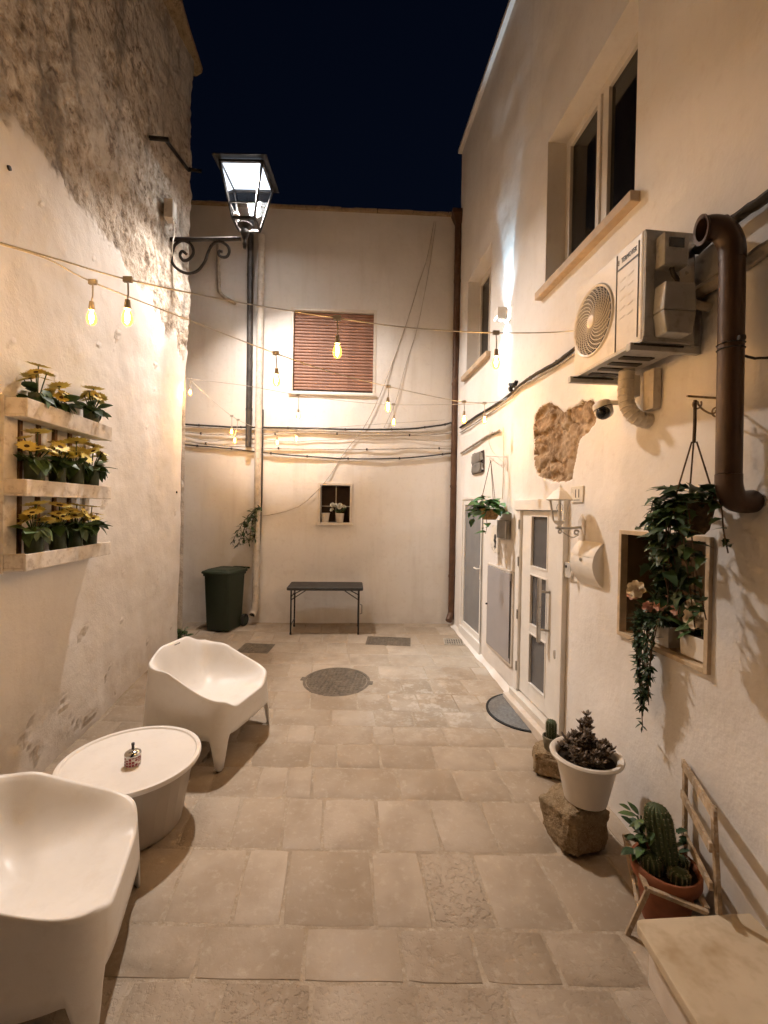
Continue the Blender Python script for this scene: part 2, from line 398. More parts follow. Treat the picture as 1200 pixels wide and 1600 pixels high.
def patch_mat():
    mt, nt, bs = nodes('patch_rock'); p = pos(nt)
    n1 = tex(nt, 7, 7, .7, p); n2 = tex(nt, 26, 6, .7, p); n3 = tex(nt, 3, 4, .6, p)
    c = mixc(nt, ramp(nt, n1, .35, .62), (.20,.125,.07), (.37,.26,.16))
    c = mixc(nt, ramp(nt, n2, .5, .75), c, (.46,.37,.26)); c = mixc(nt, ramp(nt, n3, .52, .66, 0, .6), c, (.52,.43,.32))
    nt.links.new(c, bs.inputs['Base Color']); bs.inputs['Roughness'].default_value = .95; bs.inputs['Specular IOR Level'].default_value = .15
    bump(nt, bs, math_(nt, 'ADD', n1, math_(nt, 'MULTIPLY', n2, .6)), .5, .02)
    return mt
M['patch'] = patch_mat()

# ------------------------------------------------------------------ walls with openings
def holed_wall(s0, s1, z0, z1, holes, depth, res, amp, seed, thick=.45):
    """local x=s, y=t, z. holes: (a,b,c,d,depth)"""
    def lines(lo, hi, cuts):
        L = sorted(set([lo, hi] + [c for c in cuts if lo < c < hi])); out = [L[0]]
        for a, b in zip(L, L[1:]):
            n = max(1, round((b-a)/res)); out += [a + (b-a)*(i+1)/n for i in range(n)]
        return out
    xs = lines(s0, s1, [h[0] for h in holes] + [h[1] for h in holes]); zs = lines(z0, z1, [h[2] for h in holes] + [h[3] for h in holes])
    mb = MB(); idx = {}
    def near(x, z):
        d = min(x-s0, s1-x, z1-z)
        for a, b, c, e, _ in holes:
            dx = max(a-x, 0, x-b); dz = max(c-z, 0, z-e); d = min(d, math.hypot(dx, dz))
        return max(0, d)
    for i, x in enumerate(xs):
        for j, z in enumerate(zs):
            f = sstep(0, .25, near(x, z))
            y = amp * f * (fbm(x*.7+seed, z*.7, seed) + .35*fbm(x*3+seed, z*3, 7.0))
            idx[i, j] = len(mb.v); mb.v.append((x, y, z))
    for i in range(len(xs)-1):
        for j in range(len(zs)-1):
            cx, cz = (xs[i]+xs[i+1])/2, (zs[j]+zs[j+1])/2
            if any(a < cx < b and c < cz < e for a, b, c, e, _ in holes): continue
            mb.f.append([idx[i,j], idx[i+1,j], idx[i+1,j+1], idx[i,j+1]]); mb.mi.append(0)
    def q(*p): mb.add(p, [(0,1,2,3)])
    for a, b, c, e, d in holes:
        if d <= 0: continue
        q((a,0,c),(a,d,c),(a,d,e),(a,0,e)); q((b,d,c),(b,0,c),(b,0,e),(b,d,e))
        q((a,0,e),(a,d,e),(b,d,e),(b,0,e)); q((a,d,c),(a,0,c),(b,0,c),(b,d,c))
    q((s0,thick,z0),(s0,0,z0),(s0,0,z1),(s0,thick,z1)); q((s1,0,z0),(s1,thick,z0),(s1,thick,z1),(s1,0,z1))
    q((s0,0,z1),(s1,0,z1),(s1,thick,z1),(s0,thick,z1)); q((s1,thick,z0),(s0,thick,z0),(s0,thick,z1),(s1,thick,z1))
    return mb

# ================================================================== GROUND
g = MB(); xs_ = [-60, -6, -4, -2, 0, 2, 4, 60]; ys_ = [-60, -2, 0, 2, 4, 6, 8, 10, 60]
for y in ys_:
    for x in xs_: g.v.append((x, y, fz(max(-2, min(10, y))) - .0035))
for j in range(len(ys_)-1):
    for i in range(len(xs_)-1):
        k = j*len(xs_)+i; g.f.append([k, k+1, k+1+len(xs_), k+len(xs_)]); g.mi.append(0)
ground = g.build('ground', M['mortar'], recalc=False); ground['kind'] = 'structure'

rng = random.Random(5)
TANY = math.tan(YAW)
def paver(x0, x1, y0, y1):
    """a worn slab; x in sheared coordinates (columns run along the walls)"""
    gap = .0035
    hz = rng.uniform(-.0012, .0012); tx = rng.uniform(-.0015, .0015); ty = rng.uniform(-.0015, .0015)
    per = []
    for a, b, n in (((x0,y0),(x1,y0),4), ((x1,y0),(x1,y1),3), ((x1,y1),(x0,y1),4), ((x0,y1),(x0,y0),3)):
        for i in range(n): per.append((lerp(a[0],b[0],i/n), lerp(a[1],b[1],i/n)))
    cx, cy = (x0+x1)/2, (y0+y1)/2; pts = []
    for k, (x, y) in enumerate(per):
        j = gap + rng.uniform(0, .0045); corner = k in (0, 4, 7, 11)
        if corner: j += rng.uniform(.001, .009)
        x += math.copysign(j, cx-x) * (1 if abs(abs(x-cx)-(x1-x0)/2) < 1e-6 else .3)
        y += math.copysign(j, cy-y) * (1 if abs(abs(y-cy)-(y1-y0)/2) < 1e-6 else .3)
        pts.append((x, y))
    n = len(pts); vs = []
    def P(x, y, h): 
        return (x + y*TANY, y, fz(y) + h + hz + tx*(x-cx) + ty*(y-cy))
    oz = [rng.uniform(-.006, 0) for _ in pts]
    for (x, y) in pts: vs.append(P(x, y, -.03))
    for (x, y), o_ in zip(pts, oz): vs.append(P(x, y, -.0045 + o_*.3))
    for (x, y) in pts: vs.append(P(x + (cx-x)*.035, y + (cy-y)*.04, -.0005))
    ctr = Vector(P(cx, cy, 0)); vs = [tuple(Vector(v)-ctr) for v in vs]
    fs = []
    for k in range(n):
        l = (k+1) % n; fs.append((k, l, n+l, n+k)); fs.append((n+k, n+l, 2*n+l, 2*n+k))
    fs.append(tuple(range(2*n, 3*n)))
    mb = MB(); mb.add(vs, fs)
    o = mb.build('paving_stone', M['paver_pitted' if (y1 < 2.1 or (y1 < 2.4 and x0 > .15) or rng.random() < .06) else 'paver'], ground, smooth=40); o.location = ctr
rows = [(1.33,1.56,[200,470,640,900]), (1.56,1.79,[330,520,700,860]), (1.79,2.034,[352,498,670,819,1000]), (2.034,2.296,[180,323,487,641,760,880,1010]),
        (2.296,2.789,[285,385,457,593,676,767,880,1000]), (2.789,3.26,[300,376,452,513,600,690,775,860,960]),
        (3.26,3.622,[340,410,455,495,630,723,799,880]), (3.622,3.961,[330,402,492,533,600,685,778,860]),
        (3.961,4.275,[380,455,498,589,621,702,790])]
ylast = 4.275
for y1 in (4.587, 4.98, 5.37, 5.765, 6.17, 6.6, 7.06, 7.45, 7.80): rows.append((ylast, y1, None)); ylast = y1
for y0, y1, pxs in rows:
    ym = (y0+y1)/2
    lo = -2.75 if ym < 6.4 else -4.6
    hi = 2.06
    if pxs: cuts = [(p-600)/FPX*ym - ym*TANY for p in pxs]
    else: cuts = []
    if pxs:
        a = cuts[0]
        while a > lo + .7: a -= rng.uniform(.35, .6); cuts.insert(0, a)
        a = cuts[-1]
        while a < hi - .7: a += rng.uniform(.35, .6); cuts.append(a)
    else:
        a = lo
        while a < hi - .65: a += rng.uniform(.26, .62); cuts.append(a)
    cuts = [lo] + [c for c in cuts if lo+.12 < c < hi-.12] + [hi]
    for a, b in zip(cuts, cuts[1:]): paver(a, b, y0, y1)

# ================================================================== LEFT OLD HOUSE
LEFT_S1 = 6.62
house_l = thing('old_house', 'old house on the left, bare weathered masonry above peeling cream plaster', 'house', LW.w(0,0,0), LW.a)
def left_y(s, z):
    bare_z = 4.68 + .16*fbm(s*1.3, 1.0, 3.0) + .10*fbm(s*5, 2.0, 3.0) + .05*fbm(s*16, z*9, 3.0)
    bare_z -= sstep(5.25, 6.1, s) * (.38 + .45*fbm(s*4, 9.1, 1.0))
    if z < 4.7: bare_z -= 0
    bare = sstep(-.05, .05, z - bare_z)
    y = .035*fbm(s*.55, z*.55, 1.5) + .008*fbm(s*2.2, z*2.2, 4.5) + .0016*fbm(s*9, z*9, 2.5)
    lumps = fbm(s*3.2, z*3.6, 11.0, 6)*.026 + fbm(s*10, z*11, 6.0, 4)*.015
    y += bare * (.03 + lumps)
    chips = fbm(s*4.0, z*4.0, 31.0, 5)
    low = sstep(.9, .2, z)
    c = sstep(.70-.22*low, .86-.22*low, chips); y += .012*c*(1-bare)
    y -= sstep(5.5, 6.6, s) * lerp(.03, .13, sstep(3.4, 4.8, z))     # the corner swells out
    return y, max(bare, c*.55)
mb = MB(); attr = []; ds = .034
ns = int((LEFT_S1-1.2)/ds); nz = int(8.75/ds)
for i in range(ns+1):
    s = lerp(1.2, LEFT_S1, i/ns)
    for j in range(nz+1):
        z = lerp(-.25, 8.5, j/nz); y, b = left_y(s, z)
        e = sstep(LEFT_S1-.10, LEFT_S1, s)
        mb.v.append((s - .02*e*(1+fbm(3,z*3,1)), y + e*e*.07, z)); attr.append(b)
for i in range(ns):
    for j in range(nz):
        k = i*(nz+1)+j; mb.f.append([k, k+nz+1, k+nz+2, k+1]); mb.mi.append(0)
n0 = len(mb.v)
def lq(*p):
    mb.add(p, [(0,1,2,3)]); attr.extend([0.6]*4)
lq((LEFT_S1-.02,-.05,-.25),(LEFT_S1-.02,5,-.25),(LEFT_S1-.02,5,8.5),(LEFT_S1-.02,-.05,8.5))
lq((-4,.03,-.25),(1.2,.03,-.25),(1.2,.03,8.5),(-4,.03,8.5))
lq((-4,.0,8.45),(LEFT_S1,0,8.45),(LEFT_S1,5,8.45),(-4,5,8.45))
lq((-4,5,-.25),(-4,0,-.25),(-4,0,8.5),(-4,5,8.5)); lq((LEFT_S1,5,-.25),(-4,5,-.25),(-4,5,8.5),(LEFT_S1,5,8.5))
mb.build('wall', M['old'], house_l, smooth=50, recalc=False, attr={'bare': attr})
cb = MB(); P_ = []
for i in range(60):
    s = lerp(-4, LEFT_S1+.10, i/59); P_.append((s, .01*fbm(s*2,1,1)))
for k in range(59):
    a, b = P_[k], P_[k+1]
    for (y0,z0_,y1,z1_) in ((-.10,8.44,-.18,8.50),(-.18,8.50,-.19,8.56),(-.19,8.56,.4,8.62),(.4,8.44,-.10,8.44)):
        cb.add([(a[0],y0+a[1],z0_),(b[0],y0+b[1],z0_),(b[0],y1+b[1],z1_),(a[0],y1+a[1],z1_)], [(0,1,2,3)])
cb.add([(LEFT_S1+.10,-.1,8.44),(LEFT_S1+.10,-.18,8.50),(LEFT_S1+.10,-.19,8.56),(LEFT_S1+.10,.4,8.62),(LEFT_S1+.10,.4,8.44)],[(0,1,2,3,4)])
cb.build('cornice', M['tufa'], house_l)

# ================================================================== BACK HOUSE
house_b = thing('back_house', 'pale plastered house closing the end of the courtyard', 'house', BW.w(0,0,0), BW.a)
SH = (-2.81, -1.395, 4.04, 5.42); NI = (-2.285, -1.778, 1.835, 2.47)
wb = holed_wall(-8.0, .02, -.3, 7.06, [(*SH, .16), (*NI, .30)], .2, .12, .03, 4.0)
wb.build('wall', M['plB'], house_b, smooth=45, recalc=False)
c = MB()
for i in range(40):
    a, b = lerp(-8, .0, i/40), lerp(-8, .0, (i+1)/40); h = .05 + .018*fbm(a*2.3, 0, 8)
    c.box(a, b-.004*(i % 3), -.05-.01*fbm(a*3,2,2), .45, 7.062, 7.062+h)
c.build('coping', M['tufa'], house_b, bevel=.006)
# shuttered window
fr = MB(); a, b, c0, d = SH
for x0, x1, z0, z1 in ((a-.012, a+.035, c0-.03, d+.012), (b-.035, b+.012, c0-.03, d+.012), (a+.035, b-.035, d-.03, d+.012)): fr.box(x0, x1, -.008, .10, z0, z1)
win = fr.build('window', M['cream_frame'], house_b, bevel=.004)
sm = MB(); sm.box(a-.03, b+.03, -.03, .12, c0-.062, c0-.031); sm.build('sill', M['cream_frame'], win, bevel=.005)
SN = 25; zt = d-.035; zb = c0+.035
sl = MB(); hh = (zt-zb)/SN
prof = [(.0,.0),(-.010,hh*.15),(-.013,hh*.5),(-.010,hh*.80),(0,hh*.86),(.012,hh*.86),(.012,0)]
sl.prism([(p[0],p[1]) for p in prof], a+.037, b-.037, 'x')
slm = sl.mesh('slat', M['shutter'])
for i in range(SN):
    link('slat', slm, win, Matrix.Translation((0, .062, zb + i*hh)))
MB().box(a+.037, b-.037, .07, .15, zb, zt).build('shutter_backing', M['dark_room'], win)
MB().box(a+.037, b-.037, .045, .09, zb-.032, zb-.003).build('bottom_bar', M['black_metal'], win)
# niche window
a, b, c0, d = NI
f2 = MB()
for x0, x1, z0, z1 in ((a-.035,a+.004,c0-.01,d+.035),(b-.004,b+.035,c0-.01,d+.035),(a+.004,b-.004,d-.004,d+.035)): f2.box(x0,x1,-.02,.05,z0,z1)
nw = f2.build('window', M['cream_frame'], house_b, bevel=.004)
MB().box(a-.06, b+.05, -.05, .30, c0-.045, c0-.004).build('sill', M['cream_frame'], nw, bevel=.005)
MB().box(a, b, .29, .31, c0, d).build('pane', M['dark_room'], nw)
MB().box((a+b)/2-.008, (a+b)/2+.008, .23, .25, c0, d).build('bar', M['steel'], nw)
MB().box(a, b, .226, .229, c0+.27, c0+.286).build('bar', M['steel'], nw)

# ================================================================== RIGHT HOUSE
house_r = thing('right_house', 'cream plastered house along the right side of the courtyard', 'house', RW.w(0,0,0), RW.a)
BIG = (-4.44, -3.11, 4.27, 5.71); FARW = (-7.13, -6.05, 4.21, 5.69)
DA = (-7.20, -6.14, .10, 2.30); DB = (-4.945, -3.93, .0, 2.18); NR = (-3.14, -2.41, 1.265, 1.955)
PATCH = (-4.72, -3.40, 2.28, 3.22)
wr = holed_wall(-7.66, 3.0, -.35, 8.12, [(*BIG,.26), (*FARW,.26), (*DA,.12), (*DB,.10), (*NR,.28), (*PATCH,0)], .2, .14, .032, 9.0)
wr.build('wall', M['plR'], house_r, smooth=45, recalc=False)
MB().box(-7.70, 3.0, -.06, .45, 8.124, 8.19).build('eave', M['plR'], house_r, bevel=.006)
# exposed stone patch
poly = [(-4.605,3.06),(-4.52,3.13),(-4.40,3.145),(-4.25,3.13),(-4.15,3.06),(-4.02,2.985),(-3.90,2.995),(-3.72,3.0),(-3.56,2.975),(-3.50,2.93),(-3.49,2.86),(-3.53,2.79),(-3.63,2.745),(-3.75,2.68),(-3.80,2.58),(-3.83,2.46),(-3.85,2.375),(-4.0,2.36),(-4.12,2.365),(-4.24,2.36),(-4.28,2.40),(-4.38,2.41),(-4.50,2.45),(-4.585,2.52),(-4.62,2.66),(-4.62,2.80),(-4.64,2.95)]
def sdist(x, z):
    ins = False; dm = 9
    n = len(poly)
    for i in range(n):
        (x1,z1),(x2,z2) = poly[i], poly[(i+1)%n]
        if (z1 > z) != (z2 > z) and x < (x2-x1)*(z-z1)/(z2-z1)+x1: ins = not ins
        dx, dz = x2-x1, z2-z1; t = max(0, min(1, ((x-x1)*dx+(z-z1)*dz)/(dx*dx+dz*dz)))
        dm = min(dm, math.hypot(x-x1-t*dx, z-z1-t*dz))
    return dm if ins else -dm
pb = MB(); ex = MB(); nxp, nzp = 120, 86; inside = {}
for i in range(nxp+1):
    for j in range(nzp+1):
        x = lerp(PATCH[0], PATCH[1], i/nxp); z = lerp(PATCH[2], PATCH[3], j/nzp)
        sd = sdist(x, z) + .016*fbm(x*9, z*9, 3.3) + .006*fbm(x*30, z*30, 3.3)
        inn = sstep(-.006, .012, sd)
        v = mn.voronoi(Vector((x*3.4+.5*fbm(x*4,z*4,1), z*4.6+.5*fbm(x*4,z*4,6), .4)))[0]
        y = inn*(.050 - .036*sstep(.0,.38,v[1]-v[0]) + .030*fbm(x*5, z*5, 2, 4) + .008*fbm(x*22, z*22, 5, 4))
        if inn > .5: y = max(y, .004)
        pb.v.append((x, y, z)); inside[i, j] = inn
for i in range(nxp):
    for j in range(nzp):
        k = i*(nzp+1)+j; f = [k, k+nzp+1, k+nzp+2, k+1]
        av = (inside[i,j]+inside[i+1,j]+inside[i+1,j+1]+inside[i,j+1])/4
        pb.f.append(f); pb.mi.append(1 if av > .45 else 0)
pb.build('exposed_stone', [M['plR'], M['patch']], house_r, smooth=60, recalc=False)

def window(parent, rect, depth, mull, label=None):
    a, b, c0, d = rect; y0, y1 = depth-.07, depth
    f = MB(); w_ = .06
    f.box(a, a+w_, y0, y1, c0, d); f.box(b-w_, b, y0, y1, c0, d); f.box(a+w_, b-w_, y0, y1, d-w_, d); f.box(a+w_, b-w_, y0, y1, c0, c0+w_)
    f.box(mull-.03, mull+.03, y0, y1, c0+w_, d-w_)
    W = f.build('window', M['cream_frame'], parent, bevel=.004)
    for x0, x1 in ((a+w_+.003, mull-.033), (mull+.033, b-w_-.003)):
        s = MB(); z0, z1 = c0+w_+.003, d-w_-.003; q = .05
        s.box(x0, x0+q, y0-.018, y1-.02, z0, z1); s.box(x1-q, x1, y0-.018, y1-.02, z0, z1)
        s.box(x0+q, x1-q, y0-.018, y1-.02, z1-q, z1); s.box(x0+q, x1-q, y0-.018, y1-.02, z0, z0+q)
        s.build('sash', M['cream_frame'], W, bevel=.004)
        MB().box(x0+q, x1-q, y0+.012, y0+.02, z0+q, z1-q).build('pane', M['night_glass'], W)
    MB().box(a-.08, b+.06, -.07, depth-.071, c0-.075, c0-.002).build('sill', M['sill'], W, bevel=.006)
    MB().box(a, b, depth+.002, depth+.02, c0, d).build('backing', M['night_glass'], W)
    return W
window(house_r, BIG, .26, -3.80); window(house_r, FARW, .26, -6.55)
# glazed door at the far end
a, b, c0, d = DA
f = MB(); w_ = .05
zb = .27
f.box(a+.002, a+w_, -.015, .09, zb, d-.002); f.box(b-w_, b-.002, -.015, .09, zb, d-.002); f.box(a+w_, b-w_, -.015, .09, d-w_, d-.002)
f.box(a+.002, b-.002, -.03, .10, c0, zb-.002)
leaf = MB(); x0, x1, z0, z1 = a+w_+.004, b-w_-.004, zb+.004, d-w_-.004; q = .075
leaf.box(x0, x0+q, .0, .06, z0, z1); leaf.box(x1-q, x1, .0, .06, z0, z1); leaf.box(x0+q, x1-q, .0, .06, z1-q, z1); leaf.box(x0+q, x1-q, .0, .06, z0, z0+q)
dA = leaf.build('door', M['white_frame'], house_r, bevel=.004)
f.build('door_frame', M['white_frame'], dA, bevel=.004)
MB().box(x0+q, x1-q, .02, .035, z0+q, z1-q).build('pane', M['grey_pane'], dA)
MB().box(a, b, .112, .118, c0, d).build('backing', M['dark_room'], dA)
h = MB(); h.box(x1-.055, x1-.02, -.012, 0, 1.13, 1.33); h.tube([(x1-.038,-.01,1.28),(x1-.038,-.05,1.28),(x1-.06,-.058,1.28),(x1-.17,-.055,1.28)], .011, 8)
h.build('handle', M['pot_white'], dA, smooth=40)
MB().box(b-.014, b-.004, -.022, -.016, zb, d-.02).build('seal', M['black_metal'], dA)
# meter cupboard panel
a, b, c0, d = (-5.87, -5.083, .365, 1.378)
pn = MB().box(a, b, -.028, .004, c0, d).build('meter_cupboard_door', M['grey_panel'], house_r, bevel=.006)
f = MB()
for X0, X1, Z0, Z1 in ((a-.035,a-.004,c0-.03,d+.03),(b+.004,b+.035,c0-.03,d+.03),(a-.004,b+.004,d+.004,d+.03),(a-.004,b+.004,c0-.03,c0-.004)): f.box(X0,X1,-.018,.004,Z0,Z1)
f.build('door_frame', M['cream_frame'], pn, bevel=.003)
MB().lathe([(.012,0),(.012,.02),(.006,.024)], 12, Matrix.Translation((a+.015,-.028,.88)) @ Matrix.Rotation(R(90),4,'X')).build('lock', M['black_metal'], pn)
MB().box(b-.012, b+.004, -.034, -.0285, c0+.06, d-.08).build('hinge_strip', M['iron'], pn)
# entrance door
a, b, c0, d = DB; fl = fz(4.4)
f = MB(); w_ = .085
f.box(a-.02, a+w_, -.03, .09, .16, d-.003); f.box(b-w_, b+.02, -.03, .09, .12, d-.003); f.box(a-.04, b+.04, -.045, .09, d-.075, d+.035)
f.box(b-.02-.002+.025, b+.045, -.05, -.002, .05, d+.02)
lf = MB(); x0, x1, z0, z1 = a+w_+.005, b-w_-.005, .165, d-.08
px0, px1 = -4.625, -4.272; panes = [(1.535,2.045),(.94,1.443),(.333,.84)]
lf.box(x0, px0, .0, .055, z0, z1); lf.box(px1, x1, .0, .055, z0, z1)
zc = z0
for (p0, p1) in sorted(panes): lf.box(px0, px1, .0, .055, zc, p0); zc = p1
lf.box(px0, px1, .0, .055, zc, z1)
dB = lf.build('door', M['white_frame'], house_r, bevel=.003)
f.build('door_frame', M['white_frame'], dB, bevel=.004)
for p0, p1 in panes:
    MB().box(px0+.001, px1-.001, .022, .034, p0+.001, p1-.001).build('pane', M['dark_pane'], dB)
    e = MB()
    for X0,X1,Z0,Z1 in ((px0-.012,px0+.004,p0-.012,p1+.012),(px1-.004,px1+.012,p0-.012,p1+.012),(px0+.004,px1-.004,p1-.004,p1+.012),(px0+.004,px1-.004,p0-.012,p0+.004)): e.box(X0,X1,-.006,.02,Z0,Z1)
    e.build('glazing_bead', M['white_frame'], dB, bevel=.002)
hd = MB(); hx = px1+.075
hd.box(hx-.055-.016, hx-.055+.016, -.095, -.065, .86, 1.46)
for zz in (1.34, .98): hd.tube([(hx-.055,-.07,zz),(hx-.02,-.04,zz),(hx+.0,.002,zz)], .012, 10)
hd.build('bar_handle', M['steel'], dB, bevel=.003)
lk = MB(); lk.prism([(x1-.055+.018*math.cos(t), .80+.04*math.sin(t)) for t in [2*math.pi*i/16 for i in range(16)]], -.012, .002, 'y'); lk.build('lock', M['steel'], dB)
for zz in (.42, .98, 1.55, 1.95): MB().tube([(a+w_-.006,-.035,zz-.05),(a+w_-.006,-.035,zz+.05)], .010, 8).build('hinge', M['steel'], dB, smooth=40)
MB().box(a, b, .092, .098, c0, d).build('backing', M['dark_room'], dB)
th = MB(); th.box(a-.05, b+.05, -.13, .09, -.2, .085); th.build('threshold', M['step_base'], dB, bevel=.012)
MB().box(a-.03, b+.03, -.07, .09, .0852, .150).build('threshold_board', M['cream_frame'], dB, bevel=.008)
# wall niche with wooden frame
a, b, c0, d = NR; f = MB()
for X0,X1,Z0,Z1 in ((a-.022,a+.006,c0-.022,d+.022),(b-.006,b+.022,c0-.022,d+.022),(a+.006,b-.006,d-.006,d+.022),(a+.006,b-.006,c0-.022,c0+.006)): f.box(X0,X1,-.022,.03,Z0,Z1)
nf = f.build('niche_frame', M['wood_frame'], house_r, bevel=.003)
f = MB(); f.box(a, b, .272, .279, c0, d); f.box(a+.001, a+.006, .03, .272, c0, d); f.box(b-.006, b-.001, .03, .272, c0, d); f.box(a+.006,b-.006,.03,.272,d-.006,d-.001)
f.build('lining', M['niche_brown'], nf)
MB().box(a+.006, b-.006, .03, .272, c0+.001, c0+.008).build('shelf', M['wood_frame'], nf)
# mortar fillet along the wall foot
fi = MB(); N = 50
for i in range(N):
    s_a, s_b = lerp(-7.6, -3.95, i/N), lerp(-7.6, -3.95, (i+1)/N)
    if -4.99 < (s_a+s_b)/2 < -3.88: continue
    za, zb_ = fz(-s_a*math.cos(YAW)), fz(-s_b*math.cos(YAW))
    wa, wb_ = .07+.03*fbm(s_a*2,0,1), .07+.03*fbm(s_b*2,0,1)
    fi.add([(s_a,-wa,za+.003),(s_b,-wb_,zb_+.003),(s_b,-.001,zb_+.055),(s_a,-.001,za+.055)], [(0,1,2,3)])
fi.build('foot_mortar', M['plR'], house_r, smooth=60)

# ================================================================== STREET LANTERN
def lamp(name, kind, energy, col, loc, parent=None, **kw):
    d = bpy.data.lights.new(name, kind); d.energy = energy; d.color = col
    for k, v in kw.items(): setattr(d, k, v)
    o = bpy.data.objects.new(name, d); COL.objects.link(o); o.location = loc
    if parent: o.parent = parent
    return o
YL = 6.0
def zp(x, y): return at(230 + x/5.4545, 200 + y/5.4545, YL)          # detail-photo pixels to the bracket's plane
lan = thing('street_lantern', 'lit four-sided iron street lantern on a scrolled bracket at the corner of the old house', 'street lamp', (0,0,0))
pl = MB(); a_ = zp(185, 830); b_ = zp(185, 1320)
pl.box(a_.x-.05, a_.x+.0, YL-.05, YL+.05, b_.z, a_.z); pl.build('wall_plate', M['iron'], lan, bevel=.005)
arm = MB(); arm.tube([zp(170,950)+Vector((-.1,0,0)), zp(400,950), zp(800,945)], .028, 10); arm.build('arm', M['iron'], lan, smooth=50)
sp = [(335,1075),(300,1050),(280,1085),(310,1130),(360,1115),(395,1060),(370,990),(300,960),(235,1000),(210,1080),(215,1150),(270,1210),(350,1240),(430,1215),(490,1140),(520,1060),(560,990),(620,970),(680,1000),(700,1050),(680,1095),(640,1100),(610,1080),(615,1050),(640,1055)]
MB().tube(smooth_path([zp(*p) for p in sp], 5), .019, 8).build('scroll', M['iron'], lan, smooth=50)
LX, LZ0, LZ1 = -1.90, 5.84, 6.47
LC = Vector((LX, YL, 0))
bs = MB(); bs.lathe([(.02,5.52),(.03,5.58),(.018,5.62),(.05,5.70),(.06,5.74),(.03,5.80),(.10,5.82),(.10,5.835)], 12, Matrix.Translation((LX-.02,YL,0)))
bs.build('spigot', M['iron'], lan, smooth=40)
ht, hb = .27, .14
fm = MB()
crn = [(-1,-1),(1,-1),(1,1),(-1,1)]
for sx, sy in crn: fm.bar((LX+sx*hb, YL+sy*hb, LZ0), (LX+sx*ht, YL+sy*ht, LZ1), .026, .026)
for k in range(4):
    (ax, ay), (bx, by) = crn[k], crn[(k+1)%4]
    fm.bar((LX+ax*hb, YL+ay*hb, LZ0), (LX+bx*hb, YL+by*hb, LZ0), .03, .03)
    fm.bar((LX+ax*ht, YL+ay*ht, LZ1), (LX+bx*ht, YL+by*ht, LZ1), .03, .03)
    mz = .28; hm = lerp(hb, ht, mz)
    if k in (0, 3): fm.bar((LX+ax*hm, YL+ay*hm, lerp(LZ0,LZ1,mz)), (LX+bx*hm, YL+by*hm, lerp(LZ0,LZ1,mz)), .016, .016)
fm.build('frame', M['iron'], lan)
for k in range(4):
    (ax, ay), (bx, by) = crn[k], crn[(k+1)%4]; q = .97
    g_ = MB(); g_.add([(LX+ax*hb*q,YL+ay*hb*q,LZ0),(LX+bx*hb*q,YL+by*hb*q,LZ0),(LX+bx*ht*q,YL+by*ht*q,LZ1),(LX+ax*ht*q,YL+ay*ht*q,LZ1)],[(0,1,2,3)])
    g_.build('glass_pane', M['lantern_glass'], lan)
hd = MB(); hd.frust((.345,.345), LZ1+.03, (.345,.345), LZ1+.042, LX, YL); hd.frust((.33,.33), LZ1+.043, (.12,.12), LZ1+.16, LX, YL)
hood = hd.build('hood', M['hood'], lan, bevel=.004)
MB().box(LX-.25, LX+.25, YL-.25, YL+.25, LZ1+.012, LZ1+.028).build('glow_reflector', M['glow_reflector'], lan)
led = MB(); led.add([(LX-.13,YL-.11,LZ1+.008),(LX-.13,YL+.11,LZ1+.008),(LX+.15,YL+.11,LZ1+.008),(LX+.15,YL-.11,LZ1+.008)],[(0,1,2,3)])
led.build('led_panel', M['led'], lan, recalc=False)
lamp('lantern_light', 'AREA', LANTERN_W, LANTERN_COL, (LX+.01, YL, LZ1+.004), lan, shape='RECTANGLE', size=.28, size_y=.22, spread=R(116)).rotation_euler = (R(-4), R(-13), 0)
kn = MB(); kn.lathe([(.001,-.04),(.03,-.03),(.042,0),(.03,.03),(.001,.04)], 12, Matrix.Translation((LX-.10,YL-.10,LZ0+.05))); kn.build('knob', M['pot_white'], lan, smooth=60)

# ================================================================== STRING LIGHTS
def bulb_mesh():
    gl = MB(); gl.lathe([(.013,0),(.016,-.012),(.026,-.035),(.031,-.058),(.029,-.078),(.020,-.095),(.006,-.103)], 16)
    so = MB(); so.lathe([(.006,.055),(.014,.05),(.016,.03),(.018,.012),(.018,-.004),(.013,-.006)], 14)
    fi = MB()
    for k in range(4):
        an = k*math.pi/2+.4; fi.tube([(.006*math.cos(an),.006*math.sin(an),-.018),(.012*math.cos(an+.5),.012*math.sin(an+.5),-.05),(.006*math.cos(an+.9),.006*math.sin(an+.9),-.082)], .0036, 5)
    return gl.mesh('bulb', M['bulb'], 60), so.mesh('socket', M['socket'], 40), fi.mesh('filament', M['filament'])
BM_, SM_, FM_ = bulb_mesh()
def string_light(label, cable, nodes_, power=1.0):
    """cable: world points; nodes_: [(top point, glass centre)]"""
    root = thing('string_light', label, 'string light', cable[0], 0, 'string lights across the courtyard')
    o = Vector(cable[0])
    MB().tube([p - o for p in smooth_path(cable, 6)], .0038, 6).build('cable', M['string_cable'], root, smooth=60)
    for top, ctr in nodes_:
        top = top - o; ctr = ctr - o; base = ctr + Vector((0,0,.047))
        d = MB(); d.tube([top, lerp(top, base, .5)+Vector((.003,0,0)), base+Vector((0,0,.05))], .004, 6)
        d.box(top.x-.022, top.x+.022, top.y-.008, top.y+.008, top.z-.012, top.z+.014)
        d.build('drop_cord', M['string_cable'], root)
        BS = Matrix.Diagonal((.84,.84,.84,1)); link('socket', SM_, root, Matrix.Translation(base) @ BS)
        b = link('bulb', BM_, root, Matrix.Translation(base) @ BS)
        link('filament', FM_, b)
        lamp('bulb_light', 'POINT', BULB_W*power, BULB_COL, ctr, root, shadow_soft_size=.014)
    return root
